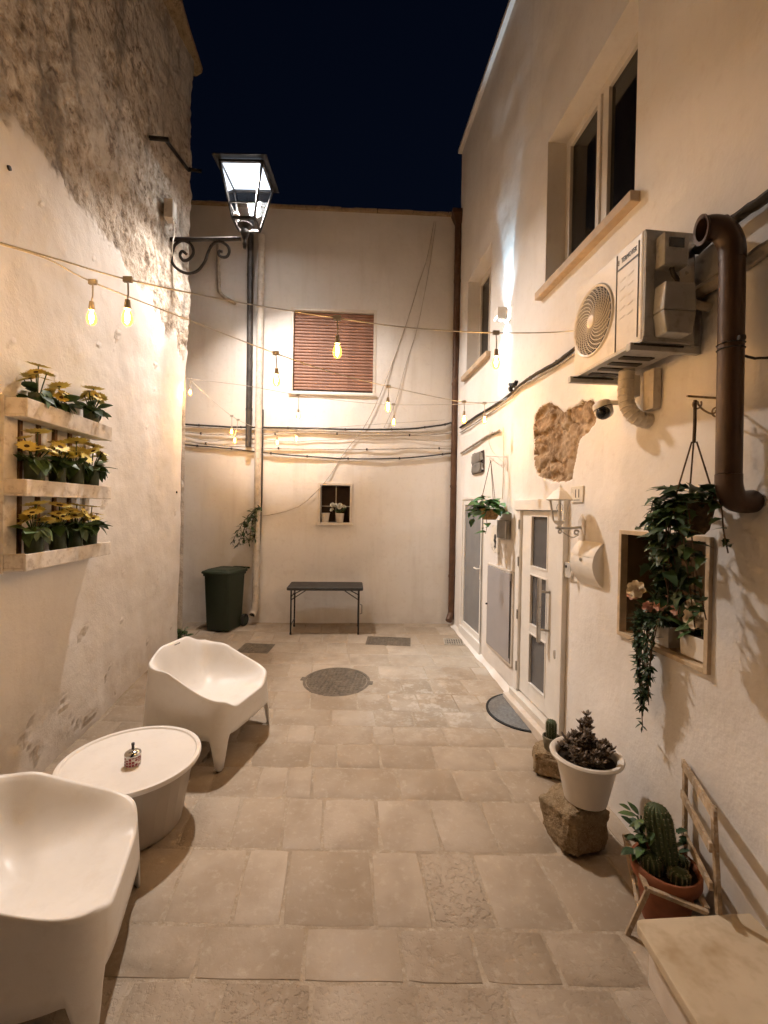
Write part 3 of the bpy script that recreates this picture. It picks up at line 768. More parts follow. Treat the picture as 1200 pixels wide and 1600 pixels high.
def plan(A, B, px, py):        # point of a pixel on the vertical plane through two plan points
    A = Vector((A[0],A[1],0)); B = Vector((B[0],B[1],0)); n = Vector((-(B-A).y, (B-A).x, 0)); r = ray(px, py)
    k = (A - CAM).dot(n) / r.dot(n); return CAM + r*k
A1 = LW.w(1.75, 0, -.03); B1 = RW.w(-3.35, 0, -.05)
def P1(x, y): return plan(A1, B1, x, y)
s_start = Vector((A1.x, A1.y, 4.15))
string_light('upper string of warm bulbs from the left wall to behind the air conditioner, with added unseen fill bulbs at its near end',
    [Vector((-.6,-.3,3.5)), Vector((-1.1,.4,3.4)), Vector((-1.9,1.1,3.8)), s_start, P1(-120,345), P1(0,379), P1(100,408), P1(200,437), P1(350,468), P1(450,485), P1(527,497), P1(640,512), P1(775,520), P1(895,517), RW.w(-3.35,3.52,-.03)],
    [(Vector((-1.1,.4,3.4)), Vector((-1.1,.4,3.18))), (Vector((-1.9,1.1,3.8)), Vector((-1.9,1.1,3.58))), (P1(-120,345), P1(-120,405)), (P1(200,437), P1(199,497)), (P1(527,497), P1(527,549)), (P1(775,520), P1(775,567)), (P1(912,517), P1(925,548))])  # bulbs before the left wall hook are added out of view as fill
HK = RW.hit(800, 622); B2 = RW.w(HK[0], 0, -.06)
def P2(x, y): return plan(A1, B2, x, y)
hook = RW.w(HK[0], HK[1], -.06)
string_light('middle string of warm bulbs from the left wall down to the far doors',
    [s_start+Vector((0,.02,-.03)), P2(-60,360), P2(0,381), P2(75,405), P2(145,441), P2(290,498), P2(430,552), P2(520,582), P2(607,604), P2(680,620), P2(725,628), P2(770,629), hook],
    [(P2(145,441), P2(143,497)), (P2(431,552), P2(432,595)), (P2(607,604), P2(606,637)), (P2(725,628), P2(725,656))])
C3 = LW.w(6.5, 0, -.10)
def P3(x, y): return plan(C3, B2, x, y)
string_light('low string of warm bulbs from the old house corner to the hook by the doors',
    [P3(292,589), P3(299,592), P3(380,602), P3(466,617), P3(545,627), P3(615,632), P3(700,632), P3(757,630), hook+Vector((0,0,-.02))],
    [(P3(297,592), P3(297,614)), (P3(466,617), P3(466,650)), (P3(615,632), P3(615,660)), (P3(757,630), P3(757,657))], .7)
D4 = BW.w(-.25, 0, -.55); C4 = LW.w(6.55, 0, -.12)
def P4(x, y): return plan(C4, D4, x, y)
string_light('sagging far string of warm bulbs close to the end wall',
    [P4(297,594), P4(330,624), P4(365,652), P4(400,668), P4(433,674), P4(463,672), P4(520,668), P4(600,662), P4(680,657), BW.w(-.2, 3.62, -.01)],
    [(P4(362,650), P4(362,675)), (P4(372,656), P4(367,689)), (P4(433,674), P4(433,692)), (P4(463,672), P4(463,686))], .55)

# ================================================================== UP-AND-DOWN WALL LIGHT
ul_s = -5.46; ul_z = 4.455
ul = fthing(RW, ul_s, ul_z, 0, 'wall_light', 'small square white wall light shining up and down beside the upper windows', 'wall light')
bx = MB(); k = .065; t_ = .004; d_ = .13; sl_ = .016
bx.box(-k, -k+t_, -d_, 0, -k, k); bx.box(k-t_, k, -d_, 0, -k, k); bx.box(-k+t_, k-t_, -d_, -d_+t_, -k, k)
for z_ in (-k, k-t_):
    bx.box(-k+t_, -sl_, -d_+t_, 0, z_, z_+t_); bx.box(sl_, k-t_, -d_+t_, 0, z_, z_+t_); bx.box(-sl_, sl_, -d_+t_, -.085, z_, z_+t_)
bx.build('housing', M['white_frame'], ul)
lens = MB(); lens.box(-k+.012, k-.012, -d_-.0015, -d_-.0005, -k+.004, -k+.03); lens.build('diffuser', emit('cold_led', (.62,.85,1.0), 6.0), ul)
lamp('led_core', 'POINT', 95.0, (.50,.78,1.0), (0,-.06,0), ul, shadow_soft_size=.004)
for sg in (1, -1):
    so_ = lamp('led_spill', 'SPOT', 14, (.45,.78,1.0), (0,-.10,sg*.075), ul, spot_size=R(95), spot_blend=.9, shadow_soft_size=.02)
    so_.rotation_euler = (R(150 if sg > 0 else 30), 0, 0)

# ================================================================== LEAVES AND FLOWERS (shared meshes)
def leaf_mesh(name, outline, mat, fold=.18, curl=.25):
    """outline: half profile [(y, halfwidth)] from stalk to tip, length 1 along +y"""
    mb = MB(); n = len(outline)
    for y, hw in outline: mb.v += [(-hw, y, fold*hw - curl*y*y), (0, y, -curl*y*y), (hw, y, fold*hw - curl*y*y)]
    for i in range(n-1):
        a = i*3; b = a+3
        mb.f += [[a, a+1, b+1, b], [a+1, a+2, b+2, b+1]]; mb.mi += [0, 0]
    return mb.mesh(name, mat, 180, recalc=False)
OVAL = [(0,.02),(.15,.16),(.38,.27),(.62,.25),(.85,.13),(1,.01)]
HEART = [(-.08,.10),(.0,.26),(.2,.40),(.45,.38),(.75,.18),(1,.01)]
IVY = [(-.10,.10),(.0,.34),(.10,.30),(.22,.30),(.30,.46),(.42,.27),(.55,.20),(.75,.16),(1,.01)]
LANCE = [(0,.02),(.2,.11),(.5,.14),(.8,.08),(1,.01)]
L_ivy = leaf_mesh('ivy_leaf', IVY, M['leaf_dark']); L_ivy2 = leaf_mesh('ivy_leaf_light', IVY, M['leaf'])
L_heart = leaf_mesh('heart_leaf', HEART, M['leaf_bright']); L_oval = leaf_mesh('oval_leaf', OVAL, M['leaf'])
L_ovald = leaf_mesh('oval_leaf_dark', OVAL, M['leaf_dark']); L_var = leaf_mesh('variegated_leaf', LANCE, M['leaf_var'])
L_heart_d = leaf_mesh('heart_leaf_dark', HEART, M['leaf'])
L_lance = leaf_mesh('lance_leaf', LANCE, M['leaf_dark'])
def orient(p, d, size, roll=0.0, rnd=None):
    d = Vector(d).normalized(); z = Vector((0,0,1))
    if abs(d.z) > .95: z = Vector((0,-1,.2))
    x = d.cross(z).normalized(); z = x.cross(d).normalized()
    Mx = Matrix((x, d, z)).transposed().to_4x4() @ Matrix.Rotation(roll, 4, 'Y')
    Mx = Matrix.Translation(p) @ Mx @ Matrix.Diagonal((size, size, size, 1)); return Mx
def leaf(parent, mesh, p, d, size, roll=0.0): return link('leaf', mesh, parent, orient(p, d, size, roll))
def mass(mb, mesh, p, d, size, roll=0.0):           # one more leaf in a joined mass
    Mx = orient(p, d, size, roll); mb.add([v.co[:] for v in mesh.vertices], [list(f.vertices) for f in mesh.polygons], Mx)
def flower_mesh(name, n, pm_, eye, r=1.0, cup=.12, eye_r=.24):
    mb = MB()
    for ring in (0, 1):
        for k in range(n):
            a = 2*math.pi*(k+.5*ring)/n; L = r*(1-.12*ring); wd = L*math.pi/n*.62
            ca, sa = math.cos(a), math.sin(a)
            def Q(l, w_, z): return (ca*l - sa*w_, sa*l + ca*w_, z)
            z0 = .02*ring
            vs = [Q(.15*L,-wd*.3,z0),Q(.15*L,wd*.3,z0),Q(.6*L,-wd,z0+cup*.5*L),Q(.6*L,wd,z0+cup*.5*L),Q(L,0,z0+cup*L*.9)]
            mb.add(vs, [(0,1,3,2),(2,3,4)])
    mb.m = 1
    mb.lathe([(eye_r*r,.02),(eye_r*.9*r,.09),(eye_r*.4*r,.13)], 10)
    return mb.mesh(name, [pm_, eye], 40, recalc=False)
F_yel = flower_mesh('daisy', 10, M['petal_y'], M['flower_eye'])
def rose_mesh(name, mat):
    mb = MB()
    for ring, (n, rad, tilt, sz) in enumerate(((7,.55,.45,.62),(6,.46,.80,.58),(6,.34,1.05,.52),(5,.22,1.25,.44),(4,.10,1.4,.36))):
        for k in range(n):
            a = 2*math.pi*k/n + ring*.6; T = Matrix.Rotation(a,4,'Z') @ Matrix.Translation((rad*.45,0,.08*ring)) @ Matrix.Rotation(-tilt,4,'Y')
            vs = []; fs = []
            for i in range(4):
                for j in range(5):
                    u = i/3; v = j/4-.5; wdt = sz*math.sin(math.pi*min(.96,.25+.62*u))*1.0
                    vs.append((u*sz, v*wdt*1.2, .30*sz*v*v*2 + .10*sz*math.sin(u*5) ))
            for i in range(3):
                for j in range(4): fs.append((i*5+j,i*5+j+1,(i+1)*5+j+1,(i+1)*5+j))
            mb.add(vs, fs, T)
    return mb.mesh(name, mat, 180, recalc=False)
R_pink = rose_mesh('rose_pink', M['petal_pink']); R_cream = rose_mesh('rose_cream', M['petal_cream']); R_white = rose_mesh('bloom_white', M['petal_white'])

# ================================================================== PALLET SHELF AND FLOWER POTS (left wall)
pal = fthing(LW, 3.02, 1.625, 0, 'pallet_shelf', 'whitewashed wooden pallet shelf with three troughs hung on the left wall', 'shelf')
LEN = 1.14; DEP = .20
def board(x0,x1,y0,y1,z0,z1,mat='wood_white',name='board'):
    mb = MB(); mb.box(x0,x1,y0,y1,z0,z1); return mb.build(name, M[mat], pal, bevel=.005)
tz = [(.0,.115), (.51,.625), (1.045,1.175)]
board(.0,.13,-.055,-.005,-.02,1.19,name='post'); board(LEN-.13,LEN-.06,-.04,-.005,.03,1.16,name='post')
for z0, z1 in tz:
    board(.0,LEN,-DEP,-DEP+.02,z0,z1,name='front_board')
    board(.0,LEN-.02,-DEP+.021,-.056,z0,z0+.018,name='bottom_board'); board(.06,LEN-.11,-DEP+.022,-.057,z0+.06,z0+.098 if z0 < 1 else z0+.06,name='shelf_board')
    board(.004,.05,-DEP+.021,-.056,z0+.019,z1+.0,name='end_block')
    board(LEN-.10,LEN-.02,-DEP+.021,-.042,z0+.019,z1-.005,name='end_block')
for x in (.17,.37,.57,.77): board(x,x+.036,-.04,-.012,.02,1.15,'wood_brown','slat')
bk = random.Random(3)
for z0, z1 in tz[:2]:
    for x in (.135,.21,.41,.61,.81): board(x,x+(.03 if x<.2 else .15),-.011,-.004,z1+.02,z1+.36+bk.uniform(-.02,.02),name='back_board')
pot_words = ['first', 'second', 'third', 'fourth']
def flower_pot(x, zb, seed, label, big=1.0):
    rr = random.Random(seed)
    t = fthing(LW, 3.02+x, 1.625+zb, -.125, 'potted_daisies', label, 'potted flowers', 'yellow flowers on the pallet shelf'); t.scale = [rr.uniform(1.22,1.42)]*3; t.rotation_euler.z += rr.uniform(-1,1)
    p = MB(); p.lathe([(.036,0),(.042,.008),(.046,.10),(.047,.135),(.042,.135),(.040,.03)], 14, caps=False); p.lathe([(.046,.118),(.01,.125)],12,caps=True)
    p.build('pot', M['flower_pot'], t, smooth=40)
    for k in range(5):                              # broad leaves drooping over the rim
        a = -1.57 - t.rotation_euler.z + LW.a + rr.uniform(-1.5,1.5)
        leaf(t, rr.choice((L_heart_d, L_heart_d, L_ovald)), (.036*math.cos(a),.036*math.sin(a),rr.uniform(.12,.155)), (math.cos(a)*.7,math.sin(a)*.7,rr.uniform(-1.1,-.2)), rr.uniform(.075,.105), rr.uniform(-.5,.5))
    for k in range(9):
        a = rr.uniform(0, 6.28); e = rr.uniform(.1,.8)
        leaf(t, rr.choice((L_oval,L_ovald,L_oval)), (.03*math.cos(a),.03*math.sin(a),rr.uniform(.10,.15)), (math.cos(a),math.sin(a)*.8,e), rr.uniform(.08,.13), rr.uniform(-.6,.6))
    n = rr.randint(7,10)
    for k in range(n):
        a = 6.28*k/n + rr.uniform(-.3,.3); hgt = (.265 if k == 0 else rr.uniform(.17,.235))*big; rd = .0 if k == 0 else rr.uniform(.035,.075)
        tip = Vector((rd*math.cos(a), rd*math.sin(a)*.75-.01, hgt))
        MB().tube([(0.2*tip.x,0.2*tip.y,.11),(.6*tip.x,.6*tip.y,.11+(hgt-.11)*.55),tip], .0032, 5).build('stem', M['stem'], t)
        nrm = Vector((rd*math.cos(a)*6+rr.uniform(-.2,.2), rd*math.sin(a)*6+rr.uniform(-.5,.5), (.55 if k % 2 else 1.0) if k else 1.4)).normalized()
        q = nrm.to_track_quat('Z','Y').to_matrix().to_4x4(); sz = (.072 if k == 0 else rr.uniform(.044,.058))
        link('flower', F_yel, t, Matrix.Translation(tip) @ q @ Matrix.Diagonal((sz,sz,sz,1)))
    return t
side = ['nearest the post', 'left of the middle', 'right of the middle', 'at the far end']
for k, x in enumerate((.20,.47,.70,.93)): flower_pot(x, .100, 10+k, 'yellow daisies in green pot on the bottom pallet trough, ' + side[k])
for k, x in enumerate((.20,.46,.70,.94)): flower_pot(x, .600, 20+k, 'yellow daisies in green pot on the middle pallet trough, ' + side[k])
flower_pot(.22, 1.085, 31, 'tall bunch of yellow daisies on the top trough, nearest the post', 1.12)
flower_pot(.46, 1.065, 32, 'drooping yellow daisies on the top trough, between the other two bunches', .92)
flower_pot(.93, 1.120, 33, 'single bunch of yellow daisies at the far end of the top trough', 1.0)

# ================================================================== ARMCHAIRS
def armchair_mesh():
    a, b, HB = .465, .43, .86               # half width, half depth at the floor, height of the back
    N = 168; CN = .871                      # corner coordinate of the rounded square
    def srect(th, hx=1, hy=1, n=5.0):
        c, s = math.cos(th), math.sin(th)
        return hx*math.copysign(abs(c)**(2/n), c), hy*math.copysign(abs(s)**(2/n), s)
    mb = MB(); rings = []; ths = []; M_ = 4000; acc = [0]; pp = srect(0, a, b)
    for i in range(1, M_+1):
        q = srect(2*math.pi*i/M_, a, b); acc.append(acc[-1]+math.hypot(q[0]-pp[0], q[1]-pp[1])); pp = q
    j = 0
    for k in range(N):
        tgt = acc[-1]*k/N
        while acc[j+1] < tgt: j += 1
        ths.append(2*math.pi*(j + (tgt-acc[j])/max(1e-9, acc[j+1]-acc[j]))/M_)
    def info(th):
        x, y = srect(th)
        t_ = min(1, max(0, (y+.87)/1.70)); rim = lerp(.545, HB, t_*.75+.25*t_*t_) - (.085*sstep(.35,.90,abs(x))*sstep(.2,.85,y))
        if y < -.5: rim = lerp(.455, rim, sstep(.46, .91, abs(x)))
        u = (x if abs(y) > abs(x) else y)/CN
        top = .255 if (abs(y) > abs(x) and y < 0) else .24
        bot = top*(1 - sstep(.80, .965, abs(u))) if abs(u) < .965 else 0
        return x, y, rim, bot
    def lean(x, y, z):
        k = z/HB; return (x*a*(1-.13*k), y*b*(1-.11*k), z)
    I = [info(t) for t in ths]
    for L in (0, .16, .34, .52, .70, .85, .95, 1.0):
        ring = []
        for x, y, rim, bot in I:
            ring.append(len(mb.v)); mb.v.append(lean(x, y, lerp(bot, rim-.014, L)))
        rings.append(ring)
    for off, dz in ((.007, .008), (.020, .014), (.036, .009), (.048, -.008)):
        ring = []
        for x, y, rim, bot in I:
            p = lean(x, y, rim-.014); ring.append(len(mb.v)); mb.v.append((p[0]*(1-off/a), p[1]*(1-off/b), rim-.014+dz))
        rings.append(ring)
    def seat(x, y): return .425 + .10*max(0, -y-.15) - .10*max(0, y) + .25*x*x
    for t in (.07, .16, .27, .40, .54, .68, .82, .93):
        ring = []
        for x, y, rim, bot in I:
            p = lean(x, y, rim-.014); px, py = p[0]*(1-.048/a), p[1]*(1-.048/b)
            qx, qy = px*(1-t), (py+.03)*(1-t)-.03
            hi = max(0, rim-.47)
            drop = min(1, (t/(.10+hi*.95)))
            drop = 1-(1-drop)**1.7
            z = lerp(rim-.022, seat(qx, qy), drop)
            ring.append(len(mb.v)); mb.v.append((qx, qy, z))
        rings.append(ring)
    for r0, r1 in zip(rings, rings[1:]):
        for k in range(N): mb.f.append([r0[k], r0[(k+1)%N], r1[(k+1)%N], r1[k]]); mb.mi.append(0)
    c = len(mb.v); mb.v.append((0,-.03,seat(0,-.03)))
    for k in range(N): mb.f.append([rings[-1][k], rings[-1][(k+1)%N], c]); mb.mi.append(0)
    # relax the bowl so that it flows like moulded plastic
    fixed = set(v for r in rings[:9] for v in r); nb = {}
    for f in mb.f:
        for q in range(len(f)): nb.setdefault(f[q], set()).update((f[q-1], f[(q+1) % len(f)]))
    for it in range(14):
        nv = list(mb.v)
        for v in range(len(mb.v)):
            if v in fixed: continue
            m = [mb.v[w] for w in nb[v]]; n = len(m)
            nv[v] = tuple(.5*mb.v[v][q] + .5*sum(w[q] for w in m)/n for q in range(3))
        mb.v = nv
    return mb
me_arm = armchair_mesh().mesh('shell', M['white_plastic'], 180)
def armchair(loc, rz, label):
    t = thing('armchair', label, 'armchair', loc, rz, 'white plastic armchairs')
    o = link('shell', me_arm, t)
    sd = o.modifiers.new('thickness', 'SOLIDIFY'); sd.thickness = .013; sd.offset = -1
    for x in (-1, 1):
        for y in (-1, 1): MB().frust((.030,.028), .0, (.026,.024), .012, x*.378, y*.35).build('foot', M['white_plastic'], t, bevel=.003)
    st = MB()
    for k in range(4): st.box(-.036+k*.019, -.022+k*.019, .3435, .345, .826, .834)
    st.build('stamp', M['letter'], t)
    return t
armchair((-1.53, 4.0, fz(3.95)), R(76.5), 'white plastic armchair with arched legs beyond the round table')
armchair((-1.60, 2.03, fz(2.05)), R(107), 'white plastic armchair in the bottom left corner, cut by the frame')

# ================================================================== ROUND TABLE AND ASHTRAY
TBX, TBY = -1.66, 2.985; tb = thing('round_table', 'round cream plastic drum table between the two white armchairs', 'side table', (TBX, TBY, fz(TBY)))
MB().lathe([(.30,.0),(.315,.004),(.385,.385),(.39,.40),(.30,.405)], 28).build('drum', M['drum'], tb, smooth=8)
tp = MB(); tp.lathe([(.30,.402),(.395,.405),(.428,.415),(.434,.432),(.430,.446),(.418,.449),(.404,.446),(.397,.437),(.385,.434),(.0005,.434)], 72)
tp.build('table_top', M['table_plastic'], tb, smooth=35)
p_ = Vector((at(205,1172,2.90).x, 2.92, 0)); ash = thing('ashtray', 'small red and white printed push-top ashtray on the round table', 'ashtray', (p_.x, p_.y, fz(TBY)+.4345))
MB().lathe([(.045,0),(.048,.003),(.048,.064),(.045,.067)], 28).build('can', M['white_print'], ash, smooth=40)
rp = random.Random(2)
for k in range(16):
    a = 2*math.pi*k/16; z = .006
    while z < .056:
        hgt = rp.uniform(.006,.018)
        if rp.random() < .75:
            b = MB(); n=3
            for i in range(n):
                a0 = a + .32*i/n; a1 = a + .32*(i+1)/n
                b.add([(.0486*math.cos(a0),.0486*math.sin(a0),z),(.0486*math.cos(a1),.0486*math.sin(a1),z),(.0486*math.cos(a1),.0486*math.sin(a1),min(.062,z+hgt)),(.0486*math.cos(a0),.0486*math.sin(a0),min(.062,z+hgt))],[(0,1,2,3)])
            b.build('printed_bar', M['red_print'], ash)
        z += hgt + .004
MB().lathe([(.049,.066),(.051,.072),(.047,.082),(.030,.092),(.012,.094),(.011,.10)], 28).build('lid', M['chrome'], ash, smooth=40)
MB().lathe([(.008,.099),(.008,.125),(.010,.127),(.010,.140),(.006,.142)], 14).build('push_knob', M['letter'], ash, smooth=40)

# ================================================================== WHEELIE BIN
bnp = onfloor(346, 990); bn = thing('wheelie_bin', 'dark green wheelie bin with closed lid in the far left corner', 'bin', (bnp.x-.05, bnp.y+.26, fz(bnp.y+.2)), R(-14))
b = MB()
def rrect(hx, hy, z, r=.04, n=4, cx=0, cy=0):
    out = []
    for (sx, sy, a0) in ((1,1,0),(-1,1,90),(-1,-1,180),(1,-1,270)):
        for i in range(n+1):
            a = R(a0+90*i/n); out.append((cx+sx*(hx-r)+r*math.cos(a), cy+sy*(hy-r)+r*math.sin(a), z))
    return out
def loft(mb, rings, cap=True):
    n = len(rings[0]); base = len(mb.v)
    for r in rings: mb.v += r
    for i in range(len(rings)-1):
        for k in range(n): mb.f.append([base+i*n+k, base+i*n+(k+1)%n, base+(i+1)*n+(k+1)%n, base+(i+1)*n+k]); mb.mi.append(mb.m)
    if cap: mb.f.append([base+k for k in range(n-1,-1,-1)]); mb.mi.append(mb.m); mb.f.append([base+(len(rings)-1)*n+k for k in range(n)]); mb.mi.append(mb.m)
loft(b, [rrect(.190,.20,.02), rrect(.195,.21,.06), rrect(.218,.245,.84), rrect(.220,.247,.865), rrect(.236,.262,.868), rrect(.236,.262,.905), rrect(.222,.25,.906)])
b.build('body', M['bin'], bn, smooth=35)
l = MB(); loft(l, [rrect(.250,.275,.907), rrect(.256,.28,.925), rrect(.246,.27,.945), rrect(.18,.20,.975,.05), rrect(.165,.185,.970,.05)])
l.box(-.17,.17,-.19,-.15,.958,.972); l.build('lid', M['bin'], bn, smooth=35)
hn = MB()
for x in (-.2,.2): hn.tube([(x,.255,.93),(x,.33,.95)], .018, 8)
hn.tube([(-.24,.33,.95),(.24,.33,.95)], .016, 10); hn.build('handle', M['bin'], bn, smooth=50)
for x in (-.215, .215):
    wv = MB(); T = Matrix.Translation((x,.235,.10)) @ Matrix.Rotation(R(90),4,'Y')
    wv.lathe([(.035,-.028),(.085,-.028),(.10,-.018),(.10,.018),(.085,.028),(.035,.028)], 24, T); wl = wv.build('wheel', M['rubber'], bn, smooth=35)
    MB().lathe([(.02,-.032),(.06,-.03),(.06,.03),(.02,.032)], 16, T).build('hub', M['bin'], wl, smooth=35)
MB().tube([(-.22,.235,.10),(.22,.235,.10)], .012, 8).build('axle', M['steel'], bn)

# ================================================================== FOLDING TABLE
tfl = onfloor(451,993); tfr = onfloor(557,991)
tc = (tfl+tfr)/2; ang = math.atan2(tfr.y-tfl.y, tfr.x-tfl.x)*.6
ft = thing('folding_table', 'black folding table with bent steel legs against the end wall', 'table', (tc.x+.01, tc.y+.22, fz(tc.y+.2)), ang)
wd = (tfr-tfl).length/2; TH = .735
t_ = MB(); loft(t_, [rrect(wd+.055,.275,TH-.045,.03), rrect(wd+.065,.285,TH-.04,.035), rrect(wd+.065,.285,TH-.006,.035), rrect(wd+.058,.278,TH,.032)])
t_.build('table_top', M['table_black'], ft, smooth=35)
for sx in (-1, 1):
    X = sx*wd
    for y in (-.22, .22):
        MB().tube([(X,y,.0),(X,y,TH-.05)], .0125, 8).build('leg', M['black_metal'], ft, smooth=50)
        MB().lathe([(.016,0),(.016,.03)], 10, Matrix.Translation((X,y,.0005))).build('foot_cap', M['rubber'], ft)
    br = MB(); br.tube([(X,-.22,TH-.16),(X,.22,TH-.16)], .010, 8); br.tube([(X,-.22,.14),(X,.22,.14)],.009,8); br.build('cross_bar', M['black_metal'], ft, smooth=50)
    for y in (-.20,): 
        MB().tube([(X,0,TH-.16),(X-sx*.20,0,TH-.055)], .009, 6).build('brace', M['black_metal'], ft, smooth=50)
        MB().tube([(X,-.22,TH-.20),(X-sx*.22,-.22,TH-.055)], .008, 6).build('brace', M['black_metal'], ft, smooth=50)
MB().tube([(-.03,0,TH-.05),(-.03,0,TH-.09),(.03,0,TH-.09),(.03,0,TH-.05)], .007, 6).build('latch', M['black_metal'], ft)
MB().tube([(wd+.02,-.225,.47),(wd+.05,-.225,.46),(wd+.05,-.225,.33),(wd+.02,-.225,.32)], .006, 6).build('lock_ring', M['black_metal'], ft)

# ================================================================== PIPES AND CABLES OF THE END WALL
def bw(px, py, t=-.03):
    s, z = BW.hit(px, py, t); return BW.w(s, z, t)
def rw(px, py, t=-.03):
    s, z = RW.hit(px, py, t); return RW.w(s, z, t)
def pipe(name, label, pts, r, mat, cat='pipe', clamps=(), cm=None, group=None, n=14, k=4):
    root = thing(name, label, cat, pts[0], 0, group); o = Vector(pts[0])
    P = [Vector(p)-o for p in (smooth_path(pts, k) if k > 1 else pts)]
    MB().tube(P, r, n).build('pipe', M[mat], root, smooth=50)
    for c in clamps:
        c = Vector(c)-o; MB().lathe([(r,-.02),(r*1.12,-.02),(r*1.12,.02),(r,.02)], n, Matrix.Translation(c), caps=False).build('clamp', M[cm or mat], root, smooth=40)
    return root
pipe('drain_pipe', 'dark grey vent pipe ending above the cables on the end wall', [bw(392,340,-.075), bw(391,420,-.075), bw(390,560,-.075), bw(388,698,-.075)], .048, 'grey_pipe', 'pipe', [bw(391,430,-.075), bw(389,640,-.075)], k=1)
wpipe = pipe('drain_pipe', 'long white drain pipe with open foot beside the green bin', [bw(409,368,-.065), bw(405,600,-.065), bw(400,900,-.065), bw(398,945,-.065), bw(395.5,957,-.09), bw(393.5,962,-.16)], .056, 'white_pipe', 'pipe', [bw(407,480,-.065), bw(403,700,-.065), bw(400.5,868,-.065)], k=3)
o_ = Vector(wpipe.location); e_ = bw(393.5,962,-.1605)-o_
MB().lathe([(.046,0),(.001,.0005)], 16, Matrix.Translation(e_) @ Matrix.Rotation(R(112),4,'X'), caps=False).build('mouth', M['letter'], wpipe)
pipe('conduit', 'thin black conduit strapped beside the white drain pipe', [bw(411,640,-.03), bw(409,780,-.03), bw(405,868,-.03)], .011, 'cable_dark', 'conduit', k=1, n=8)
pipe('conduit', 'grey hooked conduit high on the end wall behind the lantern', [bw(341,378,-.04), bw(342,448,-.04), bw(345,458,-.05), bw(353,466,-.04), bw(368,474,-.03)], .03, 'cable_tan', 'conduit', k=3, n=10)
dn = pipe('rain_downpipe', 'brown rain downpipe with hopper in the far right corner', [bw(716,352,-.075), bw(711,640,-.075), bw(705.5,940,-.075), bw(704.5,958,-.09), bw(701,970,-.17)], .056, 'brown_down', 'downpipe', [bw(714.6,440,-.075), bw(711.7,600,-.075), bw(708.8,760,-.075), bw(706.2,900,-.075)], k=3)
o_ = Vector(dn.location); hp = MB(); hp.frust((.045,.045), .0, (.105,.085), .16); hp.frust((.11,.09), .161, (.11,.09), .235)
hp_o = hp.build('hopper', M['brown_down'], dn, bevel=.004); hp_o.rotation_euler = (0,0,BW.a)
def cable(label, pts, r=.009, mat='cable_dark', k=5, group='cables strung along the walls', clips=0):
    root = thing('cable', label, 'cable', pts[0], 0, group); o = Vector(pts[0])
    P = smooth_path(pts, k); rr = random.Random(len(label))
    P = [p - o + Vector((0,0,.006*fbm(i*.7, len(label), 2))) for i, p in enumerate(P)]
    MB().tube(P, r, 6).build('strand', M[mat], root, smooth=60)
    for c in range(clips):
        p = P[int((c+.5)*len(P)/clips)]; MB().box(p.x-.012,p.x+.012,p.y-.014,p.y+.014,p.z-.018,p.z+.018).build('clip', M['cable_dark'], root)
cable('thick dark cable, topmost of the bundle across the end wall', [bw(288,663), bw(360,667), bw(450,668.5), bw(560,671), bw(640,670), bw(690,664), bw(706,661), bw(716,667)], .016, 'cable_dark', clips=9)
cable('sagging dark cable just under the thick one on the end wall', [bw(288,666), bw(380,671), bw(470,673), bw(560,675), bw(660,675), bw(712,672)], .008, 'cable_tan')
cable('pale painted cable in the middle of the end wall bundle', [bw(288,674), bw(340,679), bw(430,678), bw(480,676), bw(560,679), bw(640,680), bw(700,677), bw(712,673)], .011, 'cable_tan', clips=5)
cable('thin wavering cable low in the end wall bundle', [bw(288,681), bw(330,689), bw(380,684), bw(450,690), bw(520,687), bw(600,684), bw(660,688), bw(704,690), bw(714,681)], .006, 'cable_tan')
cable('painted-over cable along the dirty ledge line of the end wall', [bw(288,689), bw(350,696), bw(420,700), bw(500,702), bw(590,702), bw(660,700), bw(716,702)], .010, 'cable_tan', clips=4)
cable('dark lowest cable of the bundle on the end wall', [bw(288,695), bw(350,700), bw(410,707), bw(480,713), bw(560,717), bw(640,715), bw(716,707)], .012, 'cable_dark', clips=7)
cable('pale lowest cable hanging beneath the dark one on the end wall', [bw(292,698), bw(380,704), bw(440,713), bw(520,719), bw(580,719), bw(650,717), bw(714,710)], .008, 'cable_white')
cable('long slack wire from roof edge down to the white drain pipe', [bw(678,346), bw(668,400), bw(652,450), bw(640,490), bw(616,560), bw(590,626), bw(566,672), bw(540,705), bw(512,748), bw(480,782), bw(458,795), bw(430,803), bw(411,806)], .006, 'cable_tan', clips=0)
cable('second slack wire from the roof edge to the cable bundle', [bw(681,346), bw(672,410), bw(661,470), bw(650,520), bw(634,570), bw(618,628), bw(600,668)], .005, 'cable_tan')
# right wall cables
cable('dark cable bundle climbing the right wall to the air conditioner', [rw(719,668), rw(745,650), rw(775,632), rw(800,614), rw(815,600), rw(840,583), rw(870,566), rw(898,545), rw(925,528)], .017, 'cable_dark', clips=6)
cable('pale cable beneath the dark bundle on the right wall', [rw(719,676), rw(750,656), rw(790,628), rw(812,606), rw(840,590), rw(880,566), rw(905,548)], .010, 'cable_tan')
cable('short painted conduit sloping above the far glazed door', [rw(720,708), rw(745,692), rw(762,681), rw(780,673)], .016, 'cable_tan', clips=2)
cable('loose pale wire looping down beside the hanging plant bracket', [rw(766,672,-.02), rw(764,690,-.02), rw(770,706,-.02), rw(780,716,-.02), rw(786,722,-.02)], .004, 'cable_white')
cable('thin vertical pale wire down the wall between the two doors', [rw(786,668,-.015), rw(787,720,-.015), rw(785,780,-.015)], .006, 'cable_white')
kb = fthing(RW, *RW.hit(808,604), -.03, 'cable_joint', 'black taped cable joint on the right wall bundle', 'cable joint')
kr = random.Random(4); mbk = MB()
